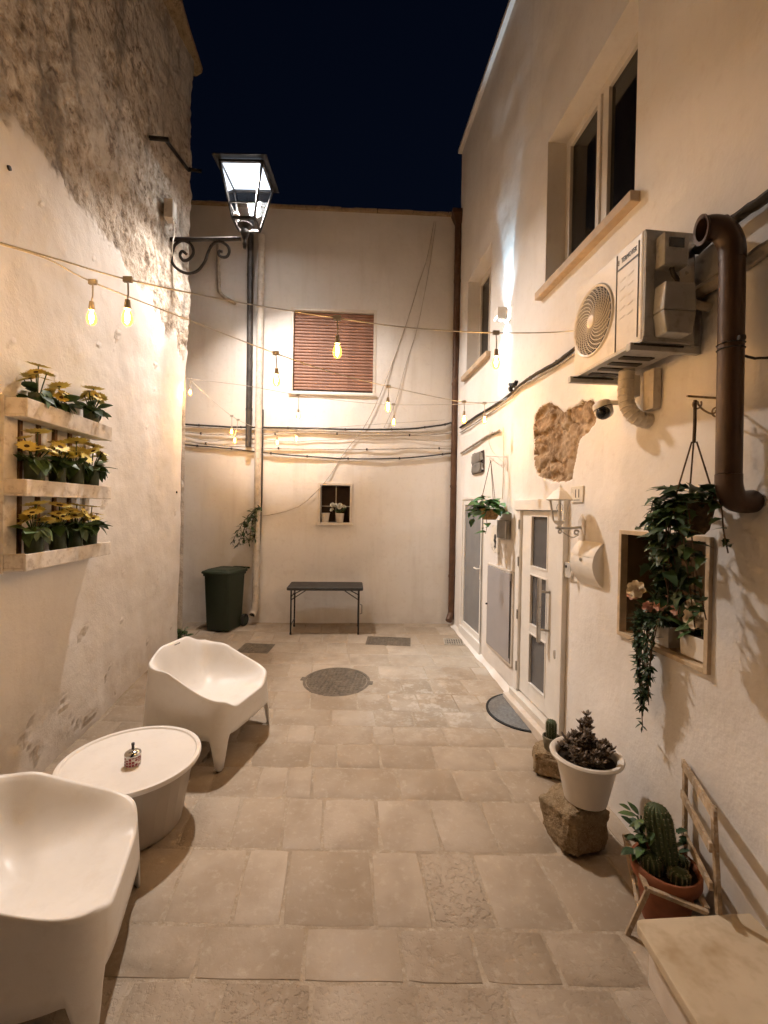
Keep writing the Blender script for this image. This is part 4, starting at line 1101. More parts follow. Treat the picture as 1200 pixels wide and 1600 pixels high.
for k_ in range(7):
    mbk.box(-.03,.03,-.02,.02,-.012,.012, Matrix.Translation((kr.uniform(-.07,.07),kr.uniform(-.03,.0),kr.uniform(-.04,.04))) @ Matrix.Rotation(kr.uniform(-1,1),4,'Y'))
mbk.build('tape', M['letter'], kb, bevel=.004)
cable('thick black cable running past the rusty pipe out of frame', [rw(1088,392,-.06), rw(1120,362,-.06), rw(1160,334,-.06), rw(1215,296,-.06)], .026, 'cable_dark')
cable('pale pipe-like trunking behind the rusty pipe by the air conditioner', [rw(1060,478,-.03), rw(1110,446,-.03), rw(1160,414,-.03), rw(1230,368,-.03)], .035, 'cable_tan')
cable('short wire from the rusty pipe clamp to the right edge', [rw(1162,556,-.10), rw(1185,560,-.05), rw(1215,557,-.02)], .006, 'cable_dark')

# ================================================================== END WALL: VINE, NICHE POTS
vp = bw(404,790,-.09); vine = thing('hanging_vine', 'variegated artificial vine hung from the white drain pipe', 'plant', vp)
rr = random.Random(8)
for b_ in range(5):
    e = bw(362+b_*9, 852-b_*3+rr.uniform(-6,6), -.12)-vp; ms = lerp(Vector((0,0,0)), e, .5)+Vector((0,-.05,.06)); path = smooth_path([(0,0,0), ms, e], 8)
    MB().tube(path, .005, 5).build('stem', M['twig'], vine)
    for i, p in enumerate(path[1:]):
        for _ in range(2):
            d_ = Vector((rr.uniform(-1,.6), rr.uniform(-.8,.3), rr.uniform(-.9,.4))); leaf(vine, rr.choice((L_var,L_ovald,L_lance)), p, d_, rr.uniform(.065,.105), rr.uniform(-.7,.7))
def npot(px, label, flowers):
    s, z = BW.hit(px, 815, .08); t = fthing(BW, s, NI[2]-.003, .08, 'flower_pot', label, 'flower pot')
    MB().lathe([(.052,0),(.056,.004),(.073,.145),(.076,.148),(.076,.165),(.068,.166),(.062,.12)], 24, caps=False).build('pot', M['pot_white'], t, smooth=40)
    MB().lathe([(.066,.145),(.001,.15)], 16).build('soil', M['soil'], t)
    r2 = random.Random(px)
    if flowers:
        for k in range(14):
            a = r2.uniform(0,6.28); leaf(t, L_oval, (.03*math.cos(a),.03*math.sin(a),.17+r2.uniform(0,.06)), (math.cos(a),math.sin(a),.5), r2.uniform(.07,.11), r2.uniform(-.5,.5))
        for k in range(9):
            a = r2.uniform(0,6.28); q_ = r2.uniform(.02,.13); tip = Vector((q_*math.cos(a)-.03, q_*math.sin(a)*.6-.02, .21+r2.uniform(0,.10)))
            MB().tube([(0,0,.15), lerp(Vector((0,0,.15)),tip,.6)+Vector((0,0,.02)), tip], .003, 5).build('stem', M['stem'], t)
            link('bloom', R_white, t, Matrix.Translation(tip) @ Vector((math.cos(a)*.6,-.8,.6)).to_track_quat('Z','Y').to_matrix().to_4x4() @ Matrix.Diagonal((.05,.05,.05,1)))
npot(508, 'small empty white flower pot in the little end wall niche', False); npot(531, 'white pot of white flowers in the little end wall niche', True)
# plant at the foot of the old house corner
pp_ = onfloor(289,1002); cp = thing('corner_plant', 'young leafy plant at the foot of the old house corner', 'plant', (pp_.x-.02, pp_.y, fz(pp_.y)))
rr = random.Random(12)
for k_ in range(5):
    x = rr.uniform(-.06,.08); tip = Vector((x*1.8, rr.uniform(-.06,.06), rr.uniform(.10,.24)))
    MB().tube([(x*.4,0,-.01), tip*.6, tip], .005, 5).build('stem', M['stem'], cp)
    for j in range(5):
        p = lerp(Vector((x*.4,0,0)), tip, .35+.16*j); a = rr.uniform(0,6.28); leaf(cp, L_oval, p, (math.cos(a),math.sin(a),.5), rr.uniform(.07,.12), rr.uniform(-.4,.4))

# ================================================================== COVERS AND GRATES
def plane_M(p, rz): return Matrix.Translation((p.x,p.y,fz(p.y))) @ Matrix.Rotation(math.atan(SL),4,'X') @ Matrix.Rotation(rz,4,'Z')
def floor_thing(name, label, cat, p, rz=0.0):
    t = thing(name, label, cat); t.matrix_world = plane_M(p, rz); return t
mh = floor_thing('manhole_cover', 'round cast iron manhole cover in the middle of the paving', 'manhole cover', onfloor(526,1064), YAW)
MB().lathe([(.395,-.01),(.395,.004),(.365,.006),(.36,-.002)], 48, caps=False).build('ring', M['castiron'], mh, smooth=30)
MB().lathe([(.355,-.01),(.355,.003),(.001,.0035)], 48).build('lid', M['castiron'], mh, smooth=30)
st = MB(); q = .046
for i in range(-8,9):
    for j in range(-8,9):
        x, y = i*q, j*q
        if math.hypot(x,y) < .335 and not (abs(x) < .08 and abs(y) < .04): st.frust((.0165,.0165), .003, (.012,.012), .0095, x, y)
st.build('studs', M['castiron'], mh)
for sx in (-1,1): MB().box(sx*.40-.03, sx*.40+.03, -.045,.045,-.005,.005).build('lug', M['castiron'], mh, bevel=.003)
def grate(px, py, w_, d_, label, mat, pattern, nx, ny, name='floor_grate'):
    t = floor_thing(name, label, 'grate', onfloor(px,py), YAW*.6)
    f = MB(); e = .022
    for X0,X1,Y0_,Y1 in ((-w_/2,-w_/2+e,-d_/2,d_/2),(w_/2-e,w_/2,-d_/2,d_/2),(-w_/2+e,w_/2-e,-d_/2,-d_/2+e),(-w_/2+e,w_/2-e,d_/2-e,d_/2)): f.box(X0,X1,Y0_,Y1,-.01,.007)
    f.build('frame', M[mat], t, bevel=.002)
    MB().box(-w_/2+e, w_/2-e, -d_/2+e, d_/2-e, -.01, .0015 if pattern == 'studs' else .0008).build('well', M['letter' if pattern != 'studs' else mat], t)
    iw, idp = w_-2*e, d_-2*e
    if pattern == 'studs':
        s = MB()
        for i in range(nx):
            for j in range(ny): s.frust((iw/nx*.36, idp/ny*.36), .0015, (iw/nx*.27, idp/ny*.27), .0075, -iw/2+(i+.5)*iw/nx, -idp/2+(j+.5)*idp/ny)
        s.build('studs', M[mat], t)
    else:
        for i in range(nx): MB().box(-iw/2+(i+.25)*iw/nx, -iw/2+(i+.75)*iw/nx, -idp/2, idp/2, .001, .0062).build('bar', M[mat], t)
        for j in range(ny): MB().box(-iw/2, iw/2, -idp/2+(j+.42)*idp/ny, -idp/2+(j+.58)*idp/ny, .001, .0056).build('bar', M[mat], t)
grate(400,1013,.44,.36,'square chequered iron cover in front of the green bin','castiron','studs',10,8)
grate(607,1002,.66,.36,'long dark iron drain cover right of the folding table','castiron','studs',16,7)
grate(712,1003,.36,.28,'small pale barred drain grate by the far glazed door','grate_light','bars',9,3)
grate(333,1020,.20,.14,'tiny dark drain cover behind the far armchair','castiron','bars',5,2)
pz = onfloor(490,1058)
# ================================================================== DOOR MAT
m1, m3 = onfloor(798,1084), onfloor(852,1146)
md = (m3-m1); ml = md.length; mc = (m1+m3)/2
mt_ = floor_thing('door_mat', 'grey half-round door mat before the white door', 'door mat', mc, math.atan2(md.y, md.x))
def half(r1, r2, n=28): return [(r1*math.cos(math.pi*(1+i/n)), r2*math.sin(math.pi*(1+i/n))) for i in range(n+1)]
MB().prism(half(ml/2-.02,.385), .002, .010).build('pile', M['mat'], mt_)
o1 = half(ml/2,.41); i1 = half(ml/2-.022,.386); eb = MB(); n = len(o1)
for k_ in range(n-1):
    for A,B,C,D in ((o1[k_],o1[k_+1],i1[k_+1],i1[k_]),): eb.add([(*A,.001),(*B,.001),(*C,.001),(*D,.001),(*A,.011),(*B,.011),(*C,.013),(*D,.013)],[(0,1,2,3),(4,7,6,5),(0,4,5,1),(2,6,7,3)])
eb.box(-ml/2, ml/2, .0005, .022, .001, .012); eb.build('edging', M['rubber'], mt_)

# ================================================================== AIR CONDITIONER
ac = fthing(RW, -2.84, 3.03, -.06, 'air_conditioner', 'white air conditioner outdoor unit with round fan grille, bracketed to the right wall', 'air conditioner')
AX0, AX1, AD, AH = -.36, .35, .30, .61
body = MB(); body.box(AX0, AX1-.012, -AD, 0, .012, AH); body.build('casing', M['ac_white'], ac, bevel=.012)
MB().box(AX1-.011, AX1, -AD+.003, 0, .012, AH-.003).build('side_panel', M['ac_grey'], ac, bevel=.004)
MB().box(AX1+.0005, AX1+.008, -AD+.004, -AD+.06, .03, AH-.02).build('corner_rib', M['ac_grey'], ac, bevel=.003)
MB().box(AX0-.004, AX1+.004, -AD-.004, .004, -.002, .011).build('base_tray', M['ac_grey'], ac, bevel=.003)
fc = (-.135, .305); FR = .205
T = Matrix.Translation((fc[0], -AD-.001, fc[1])) @ Matrix.Rotation(R(90), 4, 'X')
fg = MB(); fg.lathe([(FR,.004),(FR+.014,.010),(FR+.020,.002),(FR+.022,-.002)], 56, T, caps=False)
grille = fg.build('grille', M['ac_white'], ac, smooth=40)
MB().lathe([(FR,-.001),(.001,-.0005)], 48, T).build('fan_well', M['ac_dark'], grille)
sw = MB()
for k in range(26):
    a = 2*math.pi*k/26; pts = []
    for i in range(9):
        r = lerp(.042, FR, i/8); aa = a + 1.15*(i/8)**1.1; pts.append(T @ Vector((r*math.cos(aa), r*math.sin(aa), .012-.006*abs(i/8-.5))))
    sw.tube(pts, .0032, 5)
sw.build('swirl_bars', M['ac_white'], grille, smooth=60)
rg = MB()
for k in range(13):
    r = .055 + k*(FR-.06)/12.5; rg.tube([T @ Vector((r*math.cos(2*math.pi*i/44), r*math.sin(2*math.pi*i/44), .008)) for i in range(44)], .0016, 4, closed=True)
rg.build('ring_bars', M['ac_white'], grille)
MB().lathe([(.042,.004),(.042,.014),(.036,.019),(.001,.020)], 28, T).build('hub_disc', M['ac_white'], grille, smooth=40)
for x in (.110,): MB().box(x, x+.005, -AD-.004, -AD-.0005, .02, AH-.02).build('seam', M['ac_dark'], ac)
MB().box(AX1-.045, AX1-.040, -AD-.004, -AD-.0005, .04, AH-.04).build('seam', M['ac_dark'], ac)
for k in range(5):
    for c_ in range(2): MB().bar((.145+c_*.075, -AD-.0005, .20+k*.055), (.190+c_*.075, -AD-.0005, .208+k*.055), .0035, .005).build('louvre', M['ac_white'], ac)
def text(body_, size, parent, loc, rot, mat, ext=.0008):
    cu = bpy.data.curves.new('lettering', 'FONT'); cu.body = body_; cu.size = size; cu.extrude = ext; cu.align_x = 'CENTER'
    tmp = bpy.data.objects.new('tmp_text', cu); COL.objects.link(tmp)
    dg = bpy.context.evaluated_depsgraph_get(); me = bpy.data.meshes.new_from_object(tmp.evaluated_get(dg))
    bpy.data.objects.remove(tmp); me.materials.clear(); me.materials.append(M[mat])
    o = link('lettering', me, parent); o.location = loc; o.rotation_euler = rot; return o
tx = text('TERMOTEK', .034, ac, (.222, -AD-.0015, .525), (R(90),0,0), 'letter'); tx.scale = (.80, 1.25, 1)
MB().box(.122, .304, -AD-.003, -AD-.0008, .490, .500).build('stripe', M['letter'], ac)
for zz in (0, .010, .020): MB().box(.123, .133, -AD-.003, -AD-.0008, .526+zz, .531+zz).build('logo_bar', M['letter'], ac)
sb = MB(); X = AX1+.0005
sb.box(X, X+.075, -.24, -.10, .385, .555); tbx = sb.build('meter_box', M['ac_grey'], ac, bevel=.008)
MB().box(X+.0755, X+.078, -.215, -.130, .475, .525).build('display', M['camera_dome'], tbx)
MB().box(X, X+.004, -.095, -.012, .33, .56).build('foil_patch', M['steel'], ac)
sb = MB(); sb.frust((.045,.075), .02, (.045,.095), .14, X+.046, -.155); sb.frust((.045,.095), .1401, (.045,.085), .29, X+.046, -.155)
sb.build('valve_cover', M['ac_grey'], ac, bevel=.012)
MB().tube(smooth_path([(X+.04,-.17,.385),(X+.05,-.165,.345),(X+.045,-.14,.32),(X+.04,-.145,.29)],4), .012, 8).build('pipe_stub', M['ac_dark'], ac, smooth=60)
MB().tube([(X+.03,-.05,.22),(X+.03,.0,.20),(X+.03,.062,.19)], .022, 10).build('pipe_stub', M['white_pipe'], ac, smooth=60)
for x, in ((AX0+.05,), (AX1-.03,)):
    br = MB(); br.box(x-.018,x+.018,-.36,.055,-.045,-.004); br.box(x-.018,x+.018,.045,.058,-.045,.26); br.build('wall_bracket', M['ac_grey'], ac, bevel=.003)
    MB().box(x+.0185,x+.024,-.34,-.05,-.018,-.008).build('bracket_slot', M['ac_dark'], ac)
for k in range(4): MB().box(-.25+k*.11, -.20+k*.11, -.26, -.06, -.009, -.0025).build('tray_rib', M['ac_dark'], ac)
dk = fthing(RW, -2.955, 2.70, 0, 'cable_duct', 'white flexible duct curving into the wall under the air conditioner', 'duct')
P_ = smooth_path([(0,-.13,.33),(0,-.135,.20),(.01,-.13,.10),(.03,-.10,.03),(.05,-.05,-.005),(.06,.0,-.01)], 5)
MB().tube(P_, .048, 14).build('hose', M['white_pipe'], dk, smooth=50)
rb = MB()
for i in range(1, len(P_)-3, 2): rb.lathe([(.048,-.006),(.0515,0),(.048,.006)], 14, Matrix.Translation(P_[i]) @ (P_[i+1]-P_[i-1]).to_track_quat('Z','Y').to_matrix().to_4x4(), caps=False)
rb.build('ribs', M['white_pipe'], dk, smooth=50)
MB().box(.055,.15,-.055,0,.05,.30).build('junction_box', M['white_pipe'], dk, bevel=.006)
scm = fthing(RW, -3.02, 2.83, 0, 'security_camera', 'white dome security camera below the air conditioner', 'camera')
MB().box(.02,.10,-.13,-.055,.02,.16).build('mount', M['camera_white'], scm, bevel=.012)
MB().tube(smooth_path([(.05,-.09,.03),(.01,-.13,.0),(-.05,-.19,.01)],4), .016, 10).build('arm', M['camera_white'], scm, smooth=60)
T = Matrix.Translation((-.075,-.20,-.03)) @ Matrix.Rotation(R(14),4,'X') @ Matrix.Rotation(R(-12),4,'Y')
MB().lathe([(.001,.062),(.035,.058),(.056,.045),(.062,.028),(.062,.006)], 28, T, caps=False).build('cap', M['camera_white'], scm, smooth=60)
MB().lathe([(.0625,.0055),(.0625,.0015)], 28, T).build('seam', M['camera_dome'], scm)
MB().lathe([(.060,.001),(.060,-.02),(.054,-.044),(.036,-.062),(.001,-.07)], 28, T).build('ball', M['camera_white'], scm, smooth=60)
Tl = T @ Matrix.Translation((.018,-.020,-.028)) @ Vector((.55,-.62,-.75)).to_track_quat('Z','Y').to_matrix().to_4x4()
MB().lathe([(.046,.0),(.044,.022),(.030,.042),(.001,.050)], 24, Tl).build('lens_dome', M['camera_dome'], scm, smooth=60)
MB().tube(smooth_path([(.06,-.09,.02),(.075,-.10,-.03),(.06,-.11,-.055),(.045,-.10,-.02)],4), .004, 6).build('lead', M['letter'], scm)

# ================================================================== RUSTY FLUE PIPE
fl_ = fthing(RW, -2.15, 2.25, -.15, 'flue_pipe', 'big rusty brown flue pipe with elbows at both ends on the right wall', 'pipe')
PR = .053
MB().tube([(0,0,.04),(-.01,0,1.05)], PR, 24).build('pipe', M['brown_pipe'], fl_, smooth=50)
MB().tube(smooth_path([(-.01,0,1.051),(-.012,-.006,1.13),(-.020,-.04,1.195),(-.035,-.09,1.215),(-.05,-.125,1.21)],5), PR+.002, 24, caps=False).build('elbow', M['brown_pipe'], fl_, smooth=50)
Tm = Matrix.Translation((-.05,-.125,1.21)) @ Vector((-.25,-.95,-.12)).to_track_quat('Z','Y').to_matrix().to_4x4()
MB().lathe([(PR+.002,-.012),(PR+.014,0),(PR+.014,.006),(PR-.004,.004),(PR-.006,-.10),(.001,-.10)], 28, Tm, caps=False).build('collar', M['brown_pipe'], fl_, smooth=40)
MB().tube(smooth_path([(0,0,.039),(.0,.004,-.02),(-.004,.03,-.072),(-.012,.08,-.088),(-.02,.148,-.086)],5), PR+.002, 24).build('elbow', M['brown_pipe'], fl_, smooth=50)
for zz in (.63,.655): MB().lathe([(PR,-.004),(PR+.005,0),(PR,.004)], 24, Matrix.Translation((-.006,0,zz)), caps=False).build('wire_band', M['iron'], fl_, smooth=40)
MB().lathe([(.001,-.014),(.016,-.01),(.018,0),(.016,.01),(.001,.014)], 12, Matrix.Translation((PR+.008,-.01,.66))).build('band_knob', M['iron'], fl_, smooth=60)

# ================================================================== HANGING IVY AND ITS BRACKET
def scroll_bracket(fr, s, z, reach, h, label, mat, r=.006, name='plant_bracket'):
    t = fthing(fr, s, z, 0, name, label, 'bracket', 'scrolled plant brackets')
    MB().box(-.008,.008,-.006,-.0005,-h,.03).build('back_plate', M[mat], t)
    MB().tube([(0,-.004,.0),(0,-reach,.004)], r, 8).build('arm', M[mat], t, smooth=60)
    c = []
    for i in range(22):
        a = i/21*2.2*math.pi; q = .028*(1-.6*i/21); c.append((0, -.045+q*math.cos(a+1.2), -h+.055+q*math.sin(a+1.2)))
    MB().tube(c, r*.75, 6).build('scroll', M[mat], t, smooth=60)
    c = []
    for i in range(22):
        a = i/21*2.0*math.pi; q = .030*(1-.6*i/21); c.append((0, -reach*.75-q*math.cos(a+2.6), -.034+q*math.sin(a+2.6)))
    MB().tube(c, r*.75, 6).build('scroll', M[mat], t, smooth=60)
    MB().tube(smooth_path([(0,-.03,-h+.07),(0,-.07,-h*.62),(0,-.12,-h*.55+.01),(0,-reach*.72,-.03)],6), r*.8, 6).build('brace', M[mat], t, smooth=60)
    return t
scroll_bracket(RW, -2.345, 2.70, .21, .13, 'thin wrought iron scroll bracket holding the ivy beside the flue pipe', 'wood_chair')
iv = fthing(RW, -2.345, 2.0, -.165, 'hanging_ivy', 'ivy trailing from a coir pot hung on three cords before the wall niche', 'hanging plant')
MB().lathe([(.055,-.005),(.075,.02),(.098,.14),(.104,.165),(.095,.168),(.085,.13)], 24, caps=False).build('basket', M['basket'], iv, smooth=50)
MB().lathe([(.094,.15),(.001,.155)],16).build('soil', M['soil'], iv)
for k in range(3):
    a = 2*math.pi*k/3 + .5; MB().tube([(.10*math.cos(a),.10*math.sin(a),.165),(.012*math.cos(a),.012*math.sin(a),.47)], .0042, 6).build('cord', M['rope'], iv)
MB().tube([(0,0,.465),(.002,0,.56),(0,0,.685)], .008, 8).build('cord_knot', M['rope'], iv)
rr = random.Random(21)
def tendril(parent, p0, p1, sag, n, meshes, smin, smax, spread=.035, outward=(0,-1,0)):
    p0 = Vector(p0); p1 = Vector(p1); md_ = lerp(p0, p1, .35) + Vector(sag)
    path = smooth_path([p0, md_, lerp(md_, p1, .55)+Vector((rr.uniform(-.02,.02),rr.uniform(-.02,.02),0)), p1], 8)
    MB().tube(path, .0035, 5).build('stem', M['twig'], parent)
    for i in range(n):
        p = path[int((i+.6)*(len(path)-1)/n)] + Vector((rr.uniform(-1,1),rr.uniform(-1,.6),rr.uniform(-1,1)))*spread
        d_ = Vector((rr.uniform(-1,1), rr.uniform(-1.0,.2), rr.uniform(-.9,.25)))
        leaf(parent, rr.choice(meshes), p, d_, rr.uniform(smin, smax), rr.uniform(-.5,.5))
IV = (L_ivy, L_ivy, L_ivy2)
for k in range(50):
    a = rr.uniform(0,6.28); e = rr.uniform(.02,.15); leaf(iv, rr.choice(IV), (e*math.cos(a),e*math.sin(a),rr.uniform(.15,.24)), (math.cos(a),math.sin(a)-.2,rr.uniform(-.3,.6)), rr.uniform(.07,.11), rr.uniform(-.5,.5))
for k in range(16):
    x = rr.uniform(-.10,.13); dz = rr.uniform(.24,.60)
    tendril(iv, (x*.6,-.09,.16), (x*1.15+.01, rr.uniform(-.14,-.02), .14-dz), (x*.4,-.06,.05), int(7+dz*16), IV, .055, .095)
tendril(iv, (.08,.0,.18), (.24,-.02,-.08), (.06,-.02,.06), 7, IV, .04, .07, .02)
tendril(iv, (-.08,-.02,.18), (-.24,-.06,.04), (-.06,-.02,.05), 7, IV, .06, .09, .03)
tendril(iv, (-.08,-.04,.12), (-.14,-.04,-.30), (-.04,-.02,.02), 12, IV, .05, .08, .03)

# ================================================================== NICHE PLANTERS
def planter(s, z, t, wx, dy, hz, label):
    o = fthing(RW, s, z, t, 'planter_box', label, 'planter')
    b = MB(); e = .006
    b.frust((wx/2-.006,dy/2-.006), 0, (wx/2,dy/2), hz); b.build('box', M['pot_white'], o, bevel=.004)
    MB().box(-wx/2+e,wx/2-e,-dy/2+e,dy/2-e,hz+.0005,hz+.004).build('soil', M['soil'], o)
    return o
pa = planter(-2.84, NR[2]+.02, .075, .27, .14, .125, 'white planter box with pink roses at the left of the wall niche')
pb_ = planter(-2.53, NR[2]+.02, .09, .19, .16, .125, 'white planter box with a cream rose at the right of the wall niche')
for o, w_ in ((pa,.26), (pb_,.18)):
    MB().box(-w_/2,w_/2,-.05,.05,-.012,-.0005).build('wood_foot', M['wood_frame'], o)
rr = random.Random(33)
def bush(o, w_, n, roses):
    for k in range(n):
        x = rr.uniform(-w_/2,w_/2); leaf(o, rr.choice((L_ovald,L_ovald,L_oval,L_ivy)), (x,rr.uniform(-.07,.05),.13+rr.uniform(0,.14)), (rr.uniform(-1,1),rr.uniform(-1,.3),rr.uniform(-.3,.8)), rr.uniform(.07,.11), rr.uniform(-.5,.5))
    for (x,y,z,sz,me) in roses:
        MB().tube([(x*.5,y*.4,.12),(x*.8,y*.7,.6*z+.05),(x,y,z)], .004, 5).build('stem', M['stem'], o)
        link('rose', me, o, Matrix.Translation((x,y,z)) @ Vector((.5,-.8,.35)).to_track_quat('Z','Y').to_matrix().to_4x4() @ Matrix.Diagonal((sz,sz,sz,1)))
bush(pa, .26, 46, [(-.17,-.08,.27,.055,R_pink),(-.10,-.11,.31,.075,R_cream),(.0,-.10,.22,.045,R_pink),(.10,-.10,.25,.045,R_pink),(.06,-.04,.28,.04,R_pink)])
bush(pb_, .18, 36, [(.05,-.09,.24,.085,R_cream),(-.06,-.06,.30,.05,R_cream),(-.10,-.09,.25,.045,R_pink)])
rr = random.Random(44)
tr = fthing(RW, -2.775, NR[2]+.19, -.02, 'trailing_plant', 'dark small-leaved plant trailing down below the wall niche', 'plant')
fo = MB()
for k in range(20):
    x0 = rr.uniform(-.11,.10); L = rr.uniform(.22,.52) if k else .62; xe = x0*.45 + .01 - .02*(L/.6)
    path = smooth_path([(x0,.0,.0),(x0*1.1,-.06,.01),(x0,-.085,-.10),(lerp(x0,xe,.6),-.08,-.10-L*.5),(xe,-.065+rr.uniform(-.01,.02),-.06-L)], 9)
    MB().tube(path, .0028, 5).build('stem', M['twig'], tr)
    for i in range(int(14+L*70)):
        p = path[rr.randrange(1,len(path))]; mass(fo, L_lance, p, (rr.uniform(-1,1),rr.uniform(-1,.5),rr.uniform(-.9,.6)), rr.uniform(.036,.058), rr.uniform(-.6,.6))
fo.build('foliage', M['leaf_dark'], tr, smooth=180, recalc=False, kind='stuff')

# ================================================================== DOORSIDE THINGS
wl_ = fthing(RW, -3.655, 1.975, 0, 'wall_lantern', 'unlit white six-sided wall lantern on a scrolled arm beside the front door', 'wall lantern')
mp = []; 
for (x,z) in ((-.035,-.13),(.035,-.13),(.05,-.06),(.05,.05),(.0,.105),(-.05,.05),(-.05,-.06)): mp.append((x,z))
MB().prism(mp, -.022, -.0005, 'y').build('back_plate', M['wood_white'], wl_, bevel=.005)
MB().tube(smooth_path([(0,-.02,0),(0,-.06,-.005),(0,-.12,-.012),(0,-.20,-.01),(0,-.235,-.01)],5), .011, 10).build('arm', M['ac_grey'], wl_, smooth=60)
for cy_, cz, q in ((-.06,-.045,.024),(-.20,-.04,.018)):
    MB().tube([(0, cy_+q*(1-.55*i/20)*math.cos(i/20*12), cz+q*(1-.55*i/20)*math.sin(i/20*12)) for i in range(21)], .0045, 6).build('scroll', M['ac_grey'], wl_, smooth=60)
MB().tube(smooth_path([(0,-.04,-.065),(0,-.09,-.085),(0,-.15,-.06),(0,-.20,-.022)],5), .0045, 6).build('brace', M['ac_grey'], wl_, smooth=60)
LT = Matrix.Translation((0,-.205,0))
def hexr(r, z): return [(r*math.cos(math.pi*k/3+.5), -.205+r*math.sin(math.pi*k/3+.5), z) for k in range(6)]
hb_ = MB(); hb_.lathe([(.012,-.01),(.02,.0),(.018,.012),(.05,.035),(.056,.045),(.05,.05)], 6, LT @ Matrix.Rotation(.5,4,'Z')); hb_.build('base_cup', M['white_frame'], wl_)
fm = MB(); lo, hi = hexr(.054,.048), hexr(.085,.215)
for k in range(6): fm.tube([lo[k], hi[k]], .006, 6)
fm.build('frame', M['white_frame'], wl_)
for k in range(6):
    l2 = (k+1)%6; MB().add([lo[k],lo[l2],hi[l2],hi[k]],[(0,1,2,3)]).build('glass_pane', M['lantern_glass'], wl_)
rf = MB(); rf.lathe([(.112,.212),(.114,.220),(.085,.252),(.055,.285),(.040,.292),(.030,.300),(.012,.318),(.008,.335),(.001,.342)], 6, LT @ Matrix.Rotation(.5,4,'Z')); rf.build('roof', M['white_frame'], wl_)
MB().lathe([(.016,.05),(.016,.11),(.010,.115)],10,LT).build('candle_tube', M['white_frame'], wl_, smooth=40)
MB().lathe([(.010,.116),(.024,.14),(.026,.16),(.015,.185),(.001,.192)],14,LT).build('lamp_bulb', M['bulb_off'], wl_, smooth=60)
no = fthing(RW, -3.745, 2.243, 0, 'house_number_tile', 'small cream house number tile reading 11 beside the wall lantern', 'sign')
MB().box(-.095,.095,-.016,-.0005,-.068,.068).build('tile', M['tile_white'], no, bevel=.004)
text('11', .10, no, (.012,-.0168,-.028), (R(90),0,0), 'iron')
for k in range(5): MB().box(-.035+k*.018,-.022+k*.018,-.0175,-.0163,-.052,-.044).build('small_print', M['sheet_grey'], no)
mlb = fthing(RW, -3.515, 1.53, 0, 'mailbox', 'white bow-fronted metal mailbox on the right wall', 'mailbox')
bow = [(.0,0.0),(-.015,.0)] + [(-.015-.083*math.sin(math.pi*i/14)**.8, .335*i/14) for i in range(1,14)] + [(-.015,.335),(0,.335)]
mb_ = MB(); mb_.prism([(p[0],p[1]) for p in bow], -.16, .16, 'x'); mb_.build('body', M['white_frame'], mlb, smooth=40)
fp = [(-.018-.085*math.sin(math.pi*min(1,i/14))**.8, .337*i/14) for i in (9.4,10,10.7,11.4,12.1,12.8,13.4,14)]; fl3 = MB()
for (ya,za),(yb,zb2) in zip(fp, fp[1:]): fl3.add([(-.164,ya,za),(.164,ya,za),(.164,yb,zb2),(-.164,yb,zb2)],[(0,1,2,3)])
fl3.build('flap', M['pot_white'], mlb, smooth=60, recalc=False)
MB().lathe([(.014,0),(.014,.006),(.006,.009)],14,Matrix.Translation((.0,-.099,.20)) @ Matrix.Rotation(R(90),4,'X')).build('lock', M['steel'], mlb, smooth=40)
MB().box(-.168,.168,-.004,-.0005,-.008,.345).build('back_plate', M['sheet_grey'], mlb)
db = fthing(RW, -3.83, 1.60, 0, 'doorbell', 'grey doorbell box left of the mailbox', 'doorbell')
MB().box(-.045,.045,-.035,-.0005,-.065,.065).build('box', M['ac_grey'], db, bevel=.006)
MB().lathe([(.012,0),(.012,.006)],12,Matrix.Translation((-.02,-.035,.03)) @ Matrix.Rotation(R(90),4,'X')).build('button', M['letter'], db)
sk = fthing(RW, -3.72, 1.555, 0, 'cable_hook', 'small white plastic hook clip under the mailbox edge', 'hook')
MB().box(-.03,.03,-.012,-.0005,-.05,.06).build('plate', M['pot_white'], sk, bevel=.003)
MB().tube(smooth_path([(0,-.012,.045),(0,-.05,.05),(0,-.06,.0),(0,-.055,-.035),(.0,-.012,-.04)],4), .009, 8).build('loop', M['pot_white'], sk, smooth=60)
sg = fthing(RW, -5.68, 1.565, 0, 'wall_poster', 'torn white notice with a black figure below the small hanging plant', 'poster')
pr_ = random.Random(6); out = [(-.145,.34),(.145,.35)] + [(.145,lerp(.35,.0,i/6)+pr_.uniform(-.01,.01)) for i in range(1,6)] + [(.15,.02),(.10,-.015),(.04,.01),(-.02,-.01),(-.08,.012),(-.14,.0)]
MB().prism(out, -.006, -.001, 'y').build('sheet', M['tile_white'], sg)
fgm = MB(); fgm.prism([(-.03,.06),(.0,.10),(-.02,.13),(-.045,.15),(-.02,.17),(-.03,.205),(.0,.235),(.035,.225),(.045,.19),(.03,.165),(.05,.14),(.035,.10),(.05,.055),(.02,.07),(.01,.03),(-.005,.065)], -.0085, -.0062, 'y')
fgm.build('black_figure', M['letter'], sg)
eb_ = fthing(RW, -5.345, 1.765, 0, 'meter_box', 'flat grey metal meter box under the small hanging plant', 'meter box')
MB().box(-.16,.15,-.05,-.0005,0,.215).build('cover', M['sheet_grey'], eb_, bevel=.005)
MB().box(.12,.152,-.054,-.0505,.01,.205).build('edge_strip', M['steel'], eb_)
vt = fthing(RW, -6.44, 2.62, 0, 'wall_vent', 'rough square hole with grey stones above the far glazed door', 'vent')
ro = random.Random(9)
